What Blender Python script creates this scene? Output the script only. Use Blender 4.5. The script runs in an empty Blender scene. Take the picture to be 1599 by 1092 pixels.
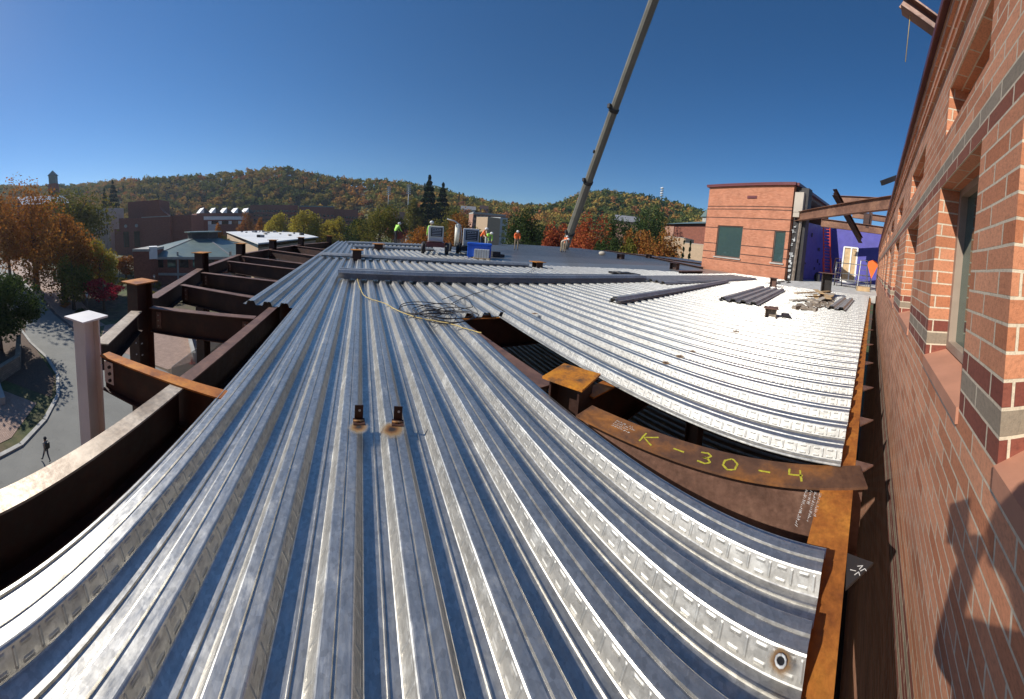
import bpy, bmesh, math, random
import numpy as np
from mathutils import Matrix, Vector, Euler
from math import radians, sin, cos, pi, atan2, tan, hypot
random.seed(7); rng = np.random.default_rng(7)
SC = bpy.context.scene
COL = bpy.context.collection

# ------------------------------------------------------------------ camera
# one sweep of about 185 degrees: a cylindrical panorama camera, pitched and rolled a little
CF, CX, CY = 494.5, 807.7, 403.8
YAW, PIT, ROL = .4966, .0766, .0788
def cam_matrix():
    Ry = Matrix(((cos(YAW),0,sin(YAW)),(0,1,0),(-sin(YAW),0,cos(YAW))))
    Rx = Matrix(((1,0,0),(0,cos(PIT),-sin(PIT)),(0,sin(PIT),cos(PIT))))
    Rz = Matrix(((cos(ROL),-sin(ROL),0),(sin(ROL),cos(ROL),0),(0,0,1)))
    return Ry @ Rx @ Rz
RM = cam_matrix()
cd = bpy.data.cameras.new("camera"); cam = bpy.data.objects.new("camera", cd); COL.objects.link(cam)
SC.camera = cam
_r, _u, _f = [Vector((RM.col[i][0], RM.col[i][2], RM.col[i][1])) for i in range(3)]
_M = Matrix((_r, _u, -_f)).transposed().to_4x4(); _M.translation = (0,0,1.4); cam.matrix_world = _M
cd.type = 'PANO'; cd.panorama_type = 'CENTRAL_CYLINDRICAL'
cd.central_cylindrical_range_u_min = -CX/CF; cd.central_cylindrical_range_u_max = (1599-CX)/CF
cd.central_cylindrical_range_v_min = -(1092-CY)/CF; cd.central_cylindrical_range_v_max = CY/CF
cd.central_cylindrical_radius = 1.0
cd.clip_start = .02; cd.clip_end = 6000

# ------------------------------------------------------------------ light
SUN_AZ, SUN_EL = radians(-70), radians(35.9)
S = Vector((sin(SUN_AZ)*cos(SUN_EL), cos(SUN_AZ)*cos(SUN_EL), sin(SUN_EL)))
sl = bpy.data.lights.new("sun", 'SUN'); sl.energy = 4.6; sl.angle = radians(.53); sl.color = (1,.955,.88)
so = bpy.data.objects.new("sun", sl); COL.objects.link(so)
so.rotation_euler = (-S).to_track_quat('-Z','Y').to_euler()
w = bpy.data.worlds.new("World"); SC.world = w; w.use_nodes = True
nt = w.node_tree; bg = nt.nodes['Background']; sky = nt.nodes.new('ShaderNodeTexSky')
sky.sky_type = 'NISHITA'; sky.sun_disc = False; sky.sun_elevation = SUN_EL; sky.sun_rotation = SUN_AZ
sky.altitude = 900; sky.air_density = 1.0; sky.dust_density = .12; sky.ozone_density = 5.0
hs = nt.nodes.new('ShaderNodeHueSaturation'); hs.inputs['Saturation'].default_value = 1.22   # the phone's colour rendering of the clear sky
nt.links.new(sky.outputs[0], hs.inputs['Color']); nt.links.new(hs.outputs[0], bg.inputs[0]); bg.inputs[1].default_value = .088
SC.view_settings.view_transform = 'Standard'; SC.view_settings.look = 'None'
HAZE = 0.00016
SC.view_settings.exposure = 0.2; SC.view_settings.gamma = 1
SC.cycles.max_bounces = 6; SC.cycles.diffuse_bounces = 3; SC.cycles.glossy_bounces = 3; SC.cycles.transparent_max_bounces = 6

# ------------------------------------------------------------------ helpers: from a pixel of the photograph to a place on the site
def ray(px, py):
    t = (px-CX)/CF
    v = RM @ Vector((sin(t), -(py-CY)/CF, cos(t))); v.normalize()
    return Vector((v[0], v[2], v[1]))
def on_z(px, py, z):
    r = ray(px, py); return r*((z-1.4)/r.z) + Vector((0,0,1.4))
def at_d(px, py, D):
    r = ray(px, py); return r*(D/hypot(r.x, r.y)) + Vector((0,0,1.4))
def azel(az, el, D):
    az, el = radians(az), radians(el); return Vector((D*sin(az), D*cos(az), 1.4 + D*tan(el)))

# ------------------------------------------------------------------ helpers: objects
def tag(o, label=None, cat=None, group=None, kind=None):
    if label: o['label'] = label
    if cat: o['category'] = cat
    if group: o['group'] = group
    if kind: o['kind'] = kind
    return o
def thing(name, label, cat, loc=(0,0,0), rz=0, group=None):
    o = bpy.data.objects.new(name, None); COL.objects.link(o)
    o.location = loc; o.rotation_euler = (0,0,rz); o.empty_display_size = .2
    return tag(o, label, cat, group)
def wm(o):
    m = Matrix.LocRotScale(o.location, o.rotation_euler, o.scale)
    return (wm(o.parent) @ m) if o.parent else m
def copy_tree(o, parent=None):
    c = o.copy(); COL.objects.link(c); c.parent = parent
    for ch in o.children: copy_tree(ch, c)
    return c
class MB:
    """collects faces with box-projected UVs in metres, links them as one mesh"""
    def __init__(s): s.v = []; s.f = []; s.m = []; s.uv = {}; s.sm = set()
    def face(s, pts, m=0, uv=None, smooth=False):
        i = len(s.v); s.v += [Vector(p) for p in pts]; s.f.append(tuple(range(i, i+len(pts)))); s.m.append(m)
        if uv: s.uv[len(s.f)-1] = uv
        if smooth: s.sm.add(len(s.f)-1)
        return s
    def box(s, c, d, rz=0, m=0, M=None):
        X, Y, Z = d[0]/2, d[1]/2, d[2]/2
        R = (M if M is not None else Matrix.Rotation(rz, 3, 'Z'))
        P = [R @ Vector((x,y,z)) + Vector(c) for x,y,z in ((-X,-Y,-Z),(X,-Y,-Z),(X,Y,-Z),(-X,Y,-Z),(-X,-Y,Z),(X,-Y,Z),(X,Y,Z),(-X,Y,Z))]
        i = len(s.v); s.v += P
        for q in ((0,3,2,1),(4,5,6,7),(0,1,5,4),(1,2,6,5),(2,3,7,6),(3,0,4,7)):
            s.f.append(tuple(i+k for k in q)); s.m.append(m)
        return s
    def bar(s, a, b, w, h, m=0, up=(0,0,1)):
        a, b = Vector(a), Vector(b); d = b-a; L = d.length
        if L < 1e-6: return s
        x = d/L; u = Vector(up); y = u.cross(x)
        if y.length < 1e-4: y = Vector((0,1,0)).cross(x)
        y.normalize(); z = x.cross(y)
        return s.box((a+b)/2, (L, w, h), m=m, M=Matrix((x,y,z)).transposed())
    def tube(s, pts, r, n=8, m=0, cap=True):
        pts = [Vector(p) for p in pts]; rs = r if hasattr(r, '__len__') else [r]*len(pts)
        i0 = len(s.v); prev = None
        for k, p in enumerate(pts):
            d = (pts[min(k+1,len(pts)-1)]-pts[max(k-1,0)]); d = d.normalized() if d.length > 1e-9 else Vector((0,0,1))
            a = Vector((0,0,1)) if abs(d.z) < .9 else Vector((1,0,0))
            if prev is not None: a = prev
            x = a - d*a.dot(d)
            if x.length < 1e-5: x = Vector((1,0,0)).cross(d)
            x.normalize(); prev = x; y = d.cross(x)
            for j in range(n):
                t = 2*pi*j/n; s.v.append(p + x*cos(t)*rs[k] + y*sin(t)*rs[k])
        for k in range(len(pts)-1):
            for j in range(n):
                a = i0+k*n+j; b = i0+k*n+(j+1)%n
                s.f.append((a,b,b+n,a+n)); s.m.append(m); s.sm.add(len(s.f)-1)
        if cap:
            s.f.append(tuple(i0+j for j in reversed(range(n)))); s.m.append(m)
            s.f.append(tuple(i0+(len(pts)-1)*n+j for j in range(n))); s.m.append(m)
        return s
    def cyl(s, c, r, h, n=16, m=0, axis=(0,0,1)):
        a = Vector(axis).normalized()*h/2; return s.tube([Vector(c)-a, Vector(c)+a], r, n, m)
    def sphere(s, c, r, n=10, m=0, sc=(1,1,1)):
        i0 = len(s.v); c = Vector(c)
        for k in range(n+1):
            t = pi*k/n
            for j in range(2*n):
                p = pi*j/n; s.v.append(c + Vector((sin(t)*cos(p)*sc[0], sin(t)*sin(p)*sc[1], cos(t)*sc[2]))*r)
        for k in range(n):
            for j in range(2*n):
                a = i0+k*2*n+j; b = i0+k*2*n+(j+1)%(2*n); s.f.append((a, a+2*n, b+2*n, b)); s.m.append(m); s.sm.add(len(s.f)-1)
        return s
    def prism(s, poly, z0, z1, m=0):
        n = len(poly); P = [Vector((p[0],p[1])) for p in poly]
        ar = sum(P[i].x*P[(i+1)%n].y-P[(i+1)%n].x*P[i].y for i in range(n))
        if ar < 0: P.reverse()
        s.face([(p.x,p.y,z1) for p in P], m); s.face([(p.x,p.y,z0) for p in reversed(P)], m)
        for i in range(n):
            a, b = P[i], P[(i+1)%n]; s.face([(a.x,a.y,z0),(b.x,b.y,z0),(b.x,b.y,z1),(a.x,a.y,z1)], m)
        return s
    def build(s, name, mats, parent=None, world=False, bevel=0):
        me = bpy.data.meshes.new(name)
        vs = s.v
        if world and parent is not None:
            I = wm(parent).inverted(); vs = [I @ v for v in vs]
        me.from_pydata([tuple(v) for v in vs], [], s.f)
        mats = mats if isinstance(mats, (list, tuple)) else [mats]
        for m in mats: me.materials.append(m)
        me.polygons.foreach_set('material_index', s.m)
        if s.sm: me.polygons.foreach_set('use_smooth', [i in s.sm for i in range(len(s.f))])
        uvl = me.uv_layers.new(name='UVMap'); me.update(); V = me.vertices
        for p in me.polygons:
            cu = s.uv.get(p.index); n = p.normal
            if cu is None:
                if abs(n.z) > .8: t, b = Vector((1,0,0)), Vector((0,1,0))
                else:
                    t = Vector((-n.y, n.x, 0)).normalized(); b = Vector((0,0,1))
                    if abs(t.x) >= abs(t.y):
                        if t.x < 0: t = -t
                    elif t.y < 0: t = -t
            for k, li in enumerate(p.loop_indices):
                if cu: uvl.data[li].uv = cu[k]
                else:
                    co = V[me.loops[li].vertex_index].co; uvl.data[li].uv = (co.dot(t), co.dot(b))
        o = bpy.data.objects.new(name, me); COL.objects.link(o)
        if parent is not None: o.parent = parent
        if bevel:
            bv = o.modifiers.new('bevel','BEVEL'); bv.width = bevel; bv.segments = 2; bv.limit_method = 'ANGLE'
        return o

# ------------------------------------------------------------------ materials
class N:
    def __init__(s, name):
        s.mat = bpy.data.materials.new(name); s.mat.use_nodes = True; s.t = s.mat.node_tree; s.t.nodes.clear()
        s.out = s.t.nodes.new('ShaderNodeOutputMaterial')
    def n(s, typ, **kw):
        o = s.t.nodes.new('ShaderNode'+typ)
        for k, v in kw.items():
            if k.startswith('i_'):
                key = k[2:].replace('_',' '); o.inputs[int(key) if key.isdigit() else key].default_value = v
            else: setattr(o, k, v)
        return o
    def l(s, a, b): s.t.links.new(a, b); return b
    def put(s, sock, v):
        if isinstance(v, bpy.types.NodeSocket): s.t.links.new(v, sock)
        else: sock.default_value = (*v, 1) if (isinstance(v, tuple) and len(v) == 3 and sock.type == 'RGBA') else v
    def math(s, op, a, b=0.0, c=None):
        o = s.n('Math', operation=op); s.put(o.inputs[0], a); s.put(o.inputs[1], b)
        if c is not None: s.put(o.inputs[2], c)
        return o.outputs[0]
    def uv(s): return s.n('TexCoord').outputs['UV']
    def obj(s): return s.n('TexCoord').outputs['Object']
    def noise(s, scale, vec=None, detail=4, rough=.55, sc=None):
        o = s.n('TexNoise'); o.inputs['Scale'].default_value = scale; o.inputs['Detail'].default_value = detail; o.inputs['Roughness'].default_value = rough
        if vec is None: vec = s.obj()
        if sc:
            m = s.n('Mapping'); m.inputs['Scale'].default_value = sc; s.l(vec, m.inputs[0]); vec = m.outputs[0]
        s.l(vec, o.inputs['Vector']); return o.outputs['Fac']
    def ramp(s, fac, stops, interp='LINEAR'):
        o = s.n('ValToRGB'); o.color_ramp.interpolation = interp; e = o.color_ramp.elements
        while len(e) < len(stops): e.new(.5)
        for k, (p, c) in enumerate(stops):
            e[k].position = p; e[k].color = (*c, 1) if hasattr(c, '__len__') else (c,c,c,1)
        s.l(fac, o.inputs[0]); return o.outputs[0]
    def mix(s, f, a, b, typ='MIX'):
        o = s.n('MixRGB', blend_type=typ); s.put(o.inputs[0], f); s.put(o.inputs[1], a); s.put(o.inputs[2], b); return o.outputs[0]
    def bump(s, h, strength=.3, dist=.01, nrm=None):
        o = s.n('Bump'); o.inputs['Strength'].default_value = strength; o.inputs['Distance'].default_value = dist; s.l(h, o.inputs['Height'])
        if nrm is not None: s.l(nrm, o.inputs['Normal'])
        return o.outputs[0]
    def bsdf(s, col, rough=.6, metal=0.0, nrm=None, **kw):
        o = s.n('BsdfPrincipled'); s.put(o.inputs['Base Color'], col); s.put(o.inputs['Roughness'], rough); s.put(o.inputs['Metallic'], metal)
        if nrm is not None: s.l(nrm, o.inputs['Normal'])
        for k, v in kw.items(): s.put(o.inputs[k.replace('_',' ')], v)
        s.l(o.outputs[0], s.out.inputs[0]); return s.mat

def m_plain(name, col, rough=.6, var=.25, scale=3.0, metal=0.0, bump=.0, dark=None):
    a = N(name); f = a.noise(scale, detail=6)
    d = dark or tuple(c*(1-var) for c in col); b = tuple(min(1, c*(1+var*.6)) for c in col)
    c = a.ramp(f, [(.3, d), (.7, b)])
    nr = a.bump(a.noise(scale*8), bump, .01) if bump else None
    return a.bsdf(c, a.ramp(a.noise(scale*2.3), [(.3, max(.05,rough-.1)), (.7, min(1,rough+.1))]), metal, nr)

def m_galv(name, web=False, tone=1.0, rough=.3, metal=.72):
    a = N(name); ob = a.obj()
    vor = a.n('TexVoronoi', i_Scale=55.0); a.l(ob, vor.inputs['Vector'])
    sp = a.ramp(vor.outputs['Color'], [(0, .78), (1, 1.1)])
    big = a.noise(1.2, ob, 6, .62, (1.6,.5,1)); streak = a.noise(9, ob, 5, .6, (5,.35,1))
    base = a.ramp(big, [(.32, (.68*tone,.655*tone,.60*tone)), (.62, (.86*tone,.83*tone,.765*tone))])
    base = a.mix(.8, base, a.ramp(a.noise(16, ob, 9, .78, (1.6,1,1)), [(.34, .78), (.58, 1.04)]), 'MULTIPLY')
    base = a.mix(1.0, base, sp, 'MULTIPLY')
    sc = a.ramp(streak, [(.42, 1.0), (.68, .74)]); base = a.mix(.45, base, sc, 'MULTIPLY')
    # whitish scuffs where boots and rain have dulled the zinc
    scuff = a.noise(5, ob, 9, .72, (1.5,1,1)); sm = a.ramp(scuff, [(.54, 0.0), (.66, 1.0)])
    base = a.mix(a.math('MULTIPLY', sm, .3), base, (.74,.75,.73))
    rg = a.math('ADD', a.math('MULTIPLY', sm, .13), a.ramp(a.noise(14, ob, 6, .7, (3,.6,1)), [(.3, rough-.07), (.7, rough+.12)]))
    nr = a.bump(a.noise(7, ob, 3, .55, (6,.25,1)), .08, .003)
    nr = a.bump(a.noise(240, ob, 2), .05, .001, nr)
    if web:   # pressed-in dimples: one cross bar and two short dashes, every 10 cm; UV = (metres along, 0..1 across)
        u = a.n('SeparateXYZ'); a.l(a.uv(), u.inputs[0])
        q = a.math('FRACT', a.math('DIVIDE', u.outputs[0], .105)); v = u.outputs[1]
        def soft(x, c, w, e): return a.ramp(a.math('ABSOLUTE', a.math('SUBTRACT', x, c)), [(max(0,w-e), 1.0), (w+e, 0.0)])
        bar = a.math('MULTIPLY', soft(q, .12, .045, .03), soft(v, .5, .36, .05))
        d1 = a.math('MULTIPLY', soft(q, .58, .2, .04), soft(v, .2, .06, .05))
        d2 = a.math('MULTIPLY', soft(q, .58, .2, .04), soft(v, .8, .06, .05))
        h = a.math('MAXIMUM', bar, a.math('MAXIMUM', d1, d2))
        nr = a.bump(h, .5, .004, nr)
        base = a.mix(a.math('MULTIPLY', h, .3), base, (.33,.34,.33))  # recess shade put into the colour: dimples darkened
    # patches of dust and mud carried by boots
    du = a.ramp(a.noise(.9, ob, 9, .72, (1.4,1,1)), [(.54, 0.0), (.66, 1.0)]); du = a.math('MULTIPLY', du, a.ramp(a.noise(22, ob, 6, .75), [(.42, 0.0), (.6, .4)]))
    base = a.mix(du, base, (.36,.31,.25)); metal = a.math('MULTIPLY', a.math('SUBTRACT', 1.0, a.math('MULTIPLY', du, .8)), metal)
    return a.bsdf(base, rg, metal, nr)

def m_rust(name, c1, c2, c3, scale=2.0, rough=.75, metal=.15):
    a = N(name); ob = a.obj(); f = a.noise(scale, ob, 8, .65, (1,1,1)); g = a.noise(scale*9, ob, 5, .7)
    c = a.ramp(f, [(.3, c1), (.5, c2), (.68, c3)]); c = a.mix(.55, c, a.ramp(g, [(.35, .55), (.65, 1.2)]), 'MULTIPLY')
    return a.bsdf(c, a.ramp(g, [(.3, rough-.15), (.7, rough+.1)]), metal, a.bump(g, .25, .004))

def m_brick(name, col1, col2, mortar, bw=.24, bh=.08, ms=.011, bands=None, msz=.1, bumpd=.006, rough=.85, off=0.0):
    """UV in metres. bands: list of (z0, z1, colour a, colour b)"""
    a = N(name); uv = a.uv(); mp = a.n('Mapping'); mp.inputs['Location'].default_value = (.03, off, 0); a.l(uv, mp.inputs[0])
    # slightly wavering courses
    wv = a.n('TexNoise', i_Scale=6.0); a.l(uv, wv.inputs['Vector'])
    wsub = a.n('VectorMath', operation='MULTIPLY_ADD'); a.l(wv.outputs['Color'], wsub.inputs[0]); wsub.inputs[1].default_value = (.006,.006,0); a.l(mp.outputs[0], wsub.inputs[2])
    def tex(c1, c2):
        b = a.n('TexBrick', offset=.5, offset_frequency=2, squash=1.0)
        b.inputs['Color1'].default_value = (*c1,1); b.inputs['Color2'].default_value = (*c2,1); b.inputs['Mortar'].default_value = (*mortar,1)
        b.inputs['Scale'].default_value = 1; b.inputs['Mortar Size'].default_value = ms*.5; b.inputs['Mortar Smooth'].default_value = msz
        b.inputs['Brick Width'].default_value = bw; b.inputs['Row Height'].default_value = bh; b.inputs['Bias'].default_value = 0
        a.l(wsub.outputs[0], b.inputs['Vector']); return b
    b0 = tex(col1, col2); col = b0.outputs['Color']
    if bands:
        sx = a.n('SeparateXYZ'); a.l(wsub.outputs[0], sx.inputs[0])
        for z0, z1, ca, cb in bands:
            bb = tex(ca, cb); k = a.math('MULTIPLY', a.math('GREATER_THAN', sx.outputs[1], z0+off), a.math('LESS_THAN', sx.outputs[1], z1+off))
            col = a.mix(k, col, bb.outputs['Color'])
    speck = a.ramp(a.noise(60, uv, 5, .75), [(.3, .62), (.5, 1.0), (.75, 1.2)]); col = a.mix(.8, col, speck, 'MULTIPLY')
    stain = a.ramp(a.noise(1.3, uv, 8, .68), [(.32, .72), (.65, 1.08)]); col = a.mix(.8, col, stain, 'MULTIPLY')
    h = a.math('ADD', a.math('MULTIPLY', b0.outputs['Fac'], -1.0), a.math('MULTIPLY', a.noise(90, uv, 4, .7), .22))
    return a.bsdf(col, rough, 0, a.bump(h, 1.0, bumpd*1.6))

def m_leaf(name, cols, trans=.35):
    a = N(name); gi = a.n('NewGeometry'); f = gi.outputs['Random Per Island']
    cl = a.noise(.35, a.obj(), 3, .6)
    f2 = a.math('ADD', a.math('MULTIPLY', f, .6), a.math('MULTIPLY', a.math('SUBTRACT', cl, .5), 1.5)); f2 = a.math('ADD', f2, .2)
    n_ = len(cols); c = a.ramp(f2, [((i+.5)/n_, tuple(min(1,v*1.45) for v in q)) for i, q in enumerate(cols)])
    d = a.n('BsdfDiffuse'); t = a.n('BsdfTranslucent'); m = a.n('MixShader'); m.inputs[0].default_value = trans
    a.l(c, d.inputs[0]); a.l(c, t.inputs[0]); a.l(d.outputs[0], m.inputs[1]); a.l(t.outputs[0], m.inputs[2])
    a.l(m.outputs[0], a.out.inputs[0]); return a.mat

def m_glass(name, col=(.02,.04,.04), rough=.04):
    a = N(name); nr = a.bump(a.noise(.8), .05, .02); return a.bsdf(col, rough, 0, nr, IOR=1.52)

M = {}
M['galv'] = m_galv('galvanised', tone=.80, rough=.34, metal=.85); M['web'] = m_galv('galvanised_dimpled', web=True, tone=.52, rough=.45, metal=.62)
M['galv_dark'] = m_galv('galvanised_grey', tone=.42, rough=.5); M['deck_dark'] = m_galv('dark_decking', tone=.5, rough=.34)  # lower tones of the zinc for floor decks and far decking
M['rust'] = m_rust('rust_orange', (.16,.045,.012), (.42,.14,.022), (.60,.24,.035), 3.0)
M['rust_cap'] = m_rust('rust_cap', (.10,.06,.035), (.55,.20,.02), (.72,.30,.02), 4.5)
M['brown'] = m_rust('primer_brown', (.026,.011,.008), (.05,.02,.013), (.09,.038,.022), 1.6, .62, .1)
M['brownlit'] = m_rust('brown_steel_lit', (.10,.055,.04), (.19,.10,.07), (.28,.16,.11), 2.2, .6, .2)  # lit copy of the brown steel: sunlight put into its colour
M['greysteel'] = m_rust('grey_mill_steel', (.20,.15,.11), (.38,.31,.24), (.55,.47,.38), 3.0, .55, .35)
M['whitesteel'] = m_plain('offwhite_painted_steel', (.74,.70,.67), .5, .1, 2)
M['dark'] = m_plain('dark_steel', (.03,.026,.024), .5, .3, 4)
TER, TER2, MOR = (.53,.19,.085), (.78,.35,.19), (.74,.61,.44)
MAR, MAR2, GRY, GRY2 = (.22,.055,.035), (.29,.085,.052), (.30,.235,.165), (.38,.30,.215)
M['brickwall'] = m_brick('brick_near', TER, TER2, MOR, bands=[
    (.88,.96,MAR,MAR2),(.96,1.04,GRY,GRY2),(1.04,1.12,MAR,MAR2),
    (2.00,2.08,(.28,.09,.05),(.34,.11,.06)),(2.08,2.16,GRY,GRY2),
    (-1.04,-.96,MAR,MAR2),(-.96,-.88,GRY,GRY2),(-.88,-.72,MAR,MAR2),(-.72,-.64,GRY,GRY2),(-.64,-.56,MAR,MAR2)])
M['sill'] = m_plain('cast_sill', (.50,.23,.14), .8, .18, 4, bump=.2)
M['brickfar'] = m_brick('brick_block_building', (.50,.19,.10), (.60,.25,.14), (.50,.34,.24), .24, .08, .008, bands=[
    (1.52,1.60,(.10,.04,.03),(.12,.05,.03)),(2.24,2.32,(.10,.04,.03),(.12,.05,.03)),(3.60,3.68,(.10,.04,.03),(.12,.05,.03)),
    (.88,.96,(.10,.04,.03),(.12,.05,.03)),(4.48,4.56,(.10,.04,.03),(.12,.05,.03)),(5.20,5.28,(.10,.04,.03),(.12,.05,.03)),(5.44,5.52,(.10,.04,.03),(.12,.05,.03))])
M['brickdist'] = m_brick('brick_distant', (.22,.07,.045), (.30,.10,.06), (.25,.16,.12), .5, .2, .02)
M['brickpink'] = m_brick('brick_tan_distant', (.42,.22,.15), (.5,.28,.2), (.4,.3,.24), .5, .2, .02)
M['tan'] = m_plain('tan_brick', (.50,.36,.23), .85, .12, 1.5); M['beige'] = m_plain('beige_panel', (.48,.42,.34), .8, .15, .6)
M['white'] = m_plain('white_paint', (.78,.77,.73), .6, .1, 1); M['roofwhite'] = m_plain('white_membrane', (.80,.79,.76), .6, .12, .12)
M['roofgreen'] = m_plain('grey_green_roof', (.14,.19,.17), .45, .15, .3); M['roofdark'] = m_plain('dark_roof', (.05,.05,.055), .7, .3, .5)
M['roofgrey'] = m_plain('grey_roof', (.22,.22,.23), .7, .2, .5); M['conc'] = m_plain('concrete', (.42,.40,.36), .85, .2, 1.2, bump=.2)
M['glass'] = N('window_glass').bsdf((.16,.27,.26), .05, .75); M['glassdark'] = m_glass('window_glass_dark', (.008,.012,.014), .12)
M['maroon'] = m_plain('maroon_coping', (.16,.05,.05), .35, .15, 2); M['frame'] = m_plain('window_frame_bronze', (.11,.075,.06), .45, .2, 5)
M['frame_tan'] = m_plain('window_frame_tan', (.36,.27,.2), .5, .2, 5)
M['purple'] = m_plain('violet_membrane', (.095,.085,.37), .45, .15, 1.3); M['red'] = m_plain('red_ladder', (.75,.09,.03), .4, .1, 4)
M['orange'] = m_plain('hi_vis_orange', (.95,.16,.02), .6, .1, 6); M['lime'] = m_plain('hi_vis_lime', (.42,.85,.10), .6, .1, 6)
M['blue'] = m_plain('blue_steel_box', (.02,.12,.62), .35, .12, 3); M['cream'] = m_plain('cream_machine', (.72,.68,.56), .45, .1, 3)
M['lightgrey'] = m_plain('light_grey', (.52,.53,.52), .5, .12, 4); M['black'] = m_plain('black_rubber', (.018,.017,.017), .6, .3, 6)
M['wood'] = m_plain('raw_wood', (.55,.38,.20), .7, .25, 3); M['yellow'] = m_plain('yellow_paint', (.50,.45,.035), .7, .35, 40)
M['chalk'] = m_plain('white_marker', (.75,.72,.66), .8, .2, 30); M['rope'] = m_plain('yellow_rope', (.62,.46,.16), .8, .2, 20)
M['cable'] = m_plain('black_cable', (.035,.03,.028), .5, .2, 10); M['boom'] = m_plain('crane_boom_paint', (.17,.16,.13), .4, .25, .5)
M['alu'] = m_plain('aluminium', (.26,.26,.25), .4, .15, 4, metal=.6); M['burn'] = m_rust('burnt_zinc', (.03,.02,.015), (.30,.14,.04), (.5,.38,.22), 14, .8, .1)
M['skin'] = m_plain('skin', (.5,.28,.19), .55, .08, 8); M['jeans'] = m_plain('denim', (.045,.055,.085), .85, .2, 12)
M['khaki'] = m_plain('khaki', (.26,.2,.13), .85, .2, 12); M['darkcloth'] = m_plain('dark_cloth', (.03,.03,.035), .85, .3, 12)
M['bark'] = m_plain('bark', (.085,.06,.045), .9, .35, 6, bump=.5)
M['pave'] = m_brick('paver_pink', (.36,.23,.17), (.42,.28,.21), (.26,.19,.15), .3, .15, .012); M['mulch'] = m_plain('mulch', (.12,.075,.05), .95, .4, 6, bump=.5)
M['stone'] = m_brick('stone_wall', (.24,.2,.15), (.33,.27,.2), (.16,.13,.1), .5, .22, .03)
# ================================================================== THE SETTING
GZ = -14.0
HILL = [(-180,6),(-120,8),(-64.4,9.0),(-57.6,8.3),(-49.6,8.0),(-41.6,8.4),(-34.8,8.4),(-26.9,8.7),(-18.9,9.5),(-13.3,9.8),(-9.9,9.1),(-3.0,8.0),(3.8,7.9),
        (12.9,7.2),(20,5.8),(26.7,5.2),(33,5.4),(36,6.6),(39,8.2),(43.7,9.1),(48,9.0),(52,8.7),(56,8.3),(61.2,7.2),(75,6),(110,5),(180,6)]
HA = np.array([h[0] for h in HILL], float); HE = np.array([h[1] for h in HILL], float)
def hill_start(az): return np.interp(az, [-46,-34,-1,4,16,24,60,70], [200,305,305,215,190,215,170,170])
def ground_z(x, y):
    x = np.asarray(x, float); y = np.asarray(y, float); d = np.hypot(x, y); az = np.degrees(np.arctan2(x, y))
    el = np.interp(az, HA, HE) - 1.25
    rd = np.interp(az, [-180,-62,-52,-40,60,180], [600,640,620,480,470,500])
    top = 1.4 + rd*np.tan(np.radians(el))
    st = hill_start(az); t = np.clip((d-st)/(rd-st), 0, 1); t = t*t*(3-2*t)*.55 + t*.45
    z = GZ + (top-GZ)*t
    z = z - np.clip(d-rd, 0, 900)*.12
    z = z + np.where(d > 230, 2.5*np.sin(x*.021+1)*np.sin(y*.017), 0)*np.clip((d-230)/60, 0, 1)*np.clip((rd-d)/60, 0, 1)
    return z
def m_ground():
    a = N('ground_grass_and_leaves'); ob = a.obj(); f = a.noise(.06, ob, 8, .6); g = a.noise(1.1, ob, 8, .65)
    c = a.ramp(g, [(.3, (.035,.045,.014)), (.55, (.085,.105,.03)), (.75, (.15,.12,.05))])
    c = a.mix(a.ramp(f, [(.42, 0.0), (.58, 1.0)]), c, a.ramp(g, [(.35, (.06,.042,.026)), (.65, (.15,.10,.06))]))
    return a.bsdf(c, .95, 0, a.bump(g, .6, .08))
def m_asph():
    a = N('asphalt'); ob = a.obj(); f = a.noise(.35, ob, 6, .6); g = a.noise(30, ob, 5, .7)
    c = a.ramp(f, [(.3, (.19,.185,.165)), (.7, (.25,.243,.215))]); c = a.mix(.6, c, a.ramp(g, [(.3, .75), (.7, 1.2)]), 'MULTIPLY')
    cr = a.noise(.9, ob, 2, .5, (1,1,1)); k = a.ramp(a.math('ABSOLUTE', a.math('SUBTRACT', cr, .5)), [(.0, .55), (.006, 1.0)])
    return a.bsdf(a.mix(.5, c, k, 'MULTIPLY'), .9, 0, a.bump(g, .4, .01))
M['ground'] = m_ground(); M['asphalt'] = m_asph()
# ground: one polar sheet to the horizon
rr = [0,8,20,40,70,110,150] + list(range(170,700,16)) + [760,900,1100,1500,2200,3500]; na = 240
vs, fs = [], []
for r_ in rr:
    for k in range(na):
        t = 2*pi*k/na; x, y = r_*sin(t), r_*cos(t); vs.append((x, y, float(ground_z(x, y)) if r_ < 1500 else -60.0))
for i in range(len(rr)-1):
    for k in range(na):
        a, b = i*na+k, i*na+(k+1)%na
        fs.append((a, a+na, b+na, b))
me = bpy.data.meshes.new('ground'); me.from_pydata(vs, [], fs); me.materials.append(M['ground'])
me.polygons.foreach_set('use_smooth', [True]*len(fs)); me.update()
# make sure the sheet faces up
if me.polygons[na*5].normal.z < 0: me.flip_normals()
tag(bpy.data.objects.new('ground', me), kind='structure'); COL.objects.link(bpy.data.objects['ground'])

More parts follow.
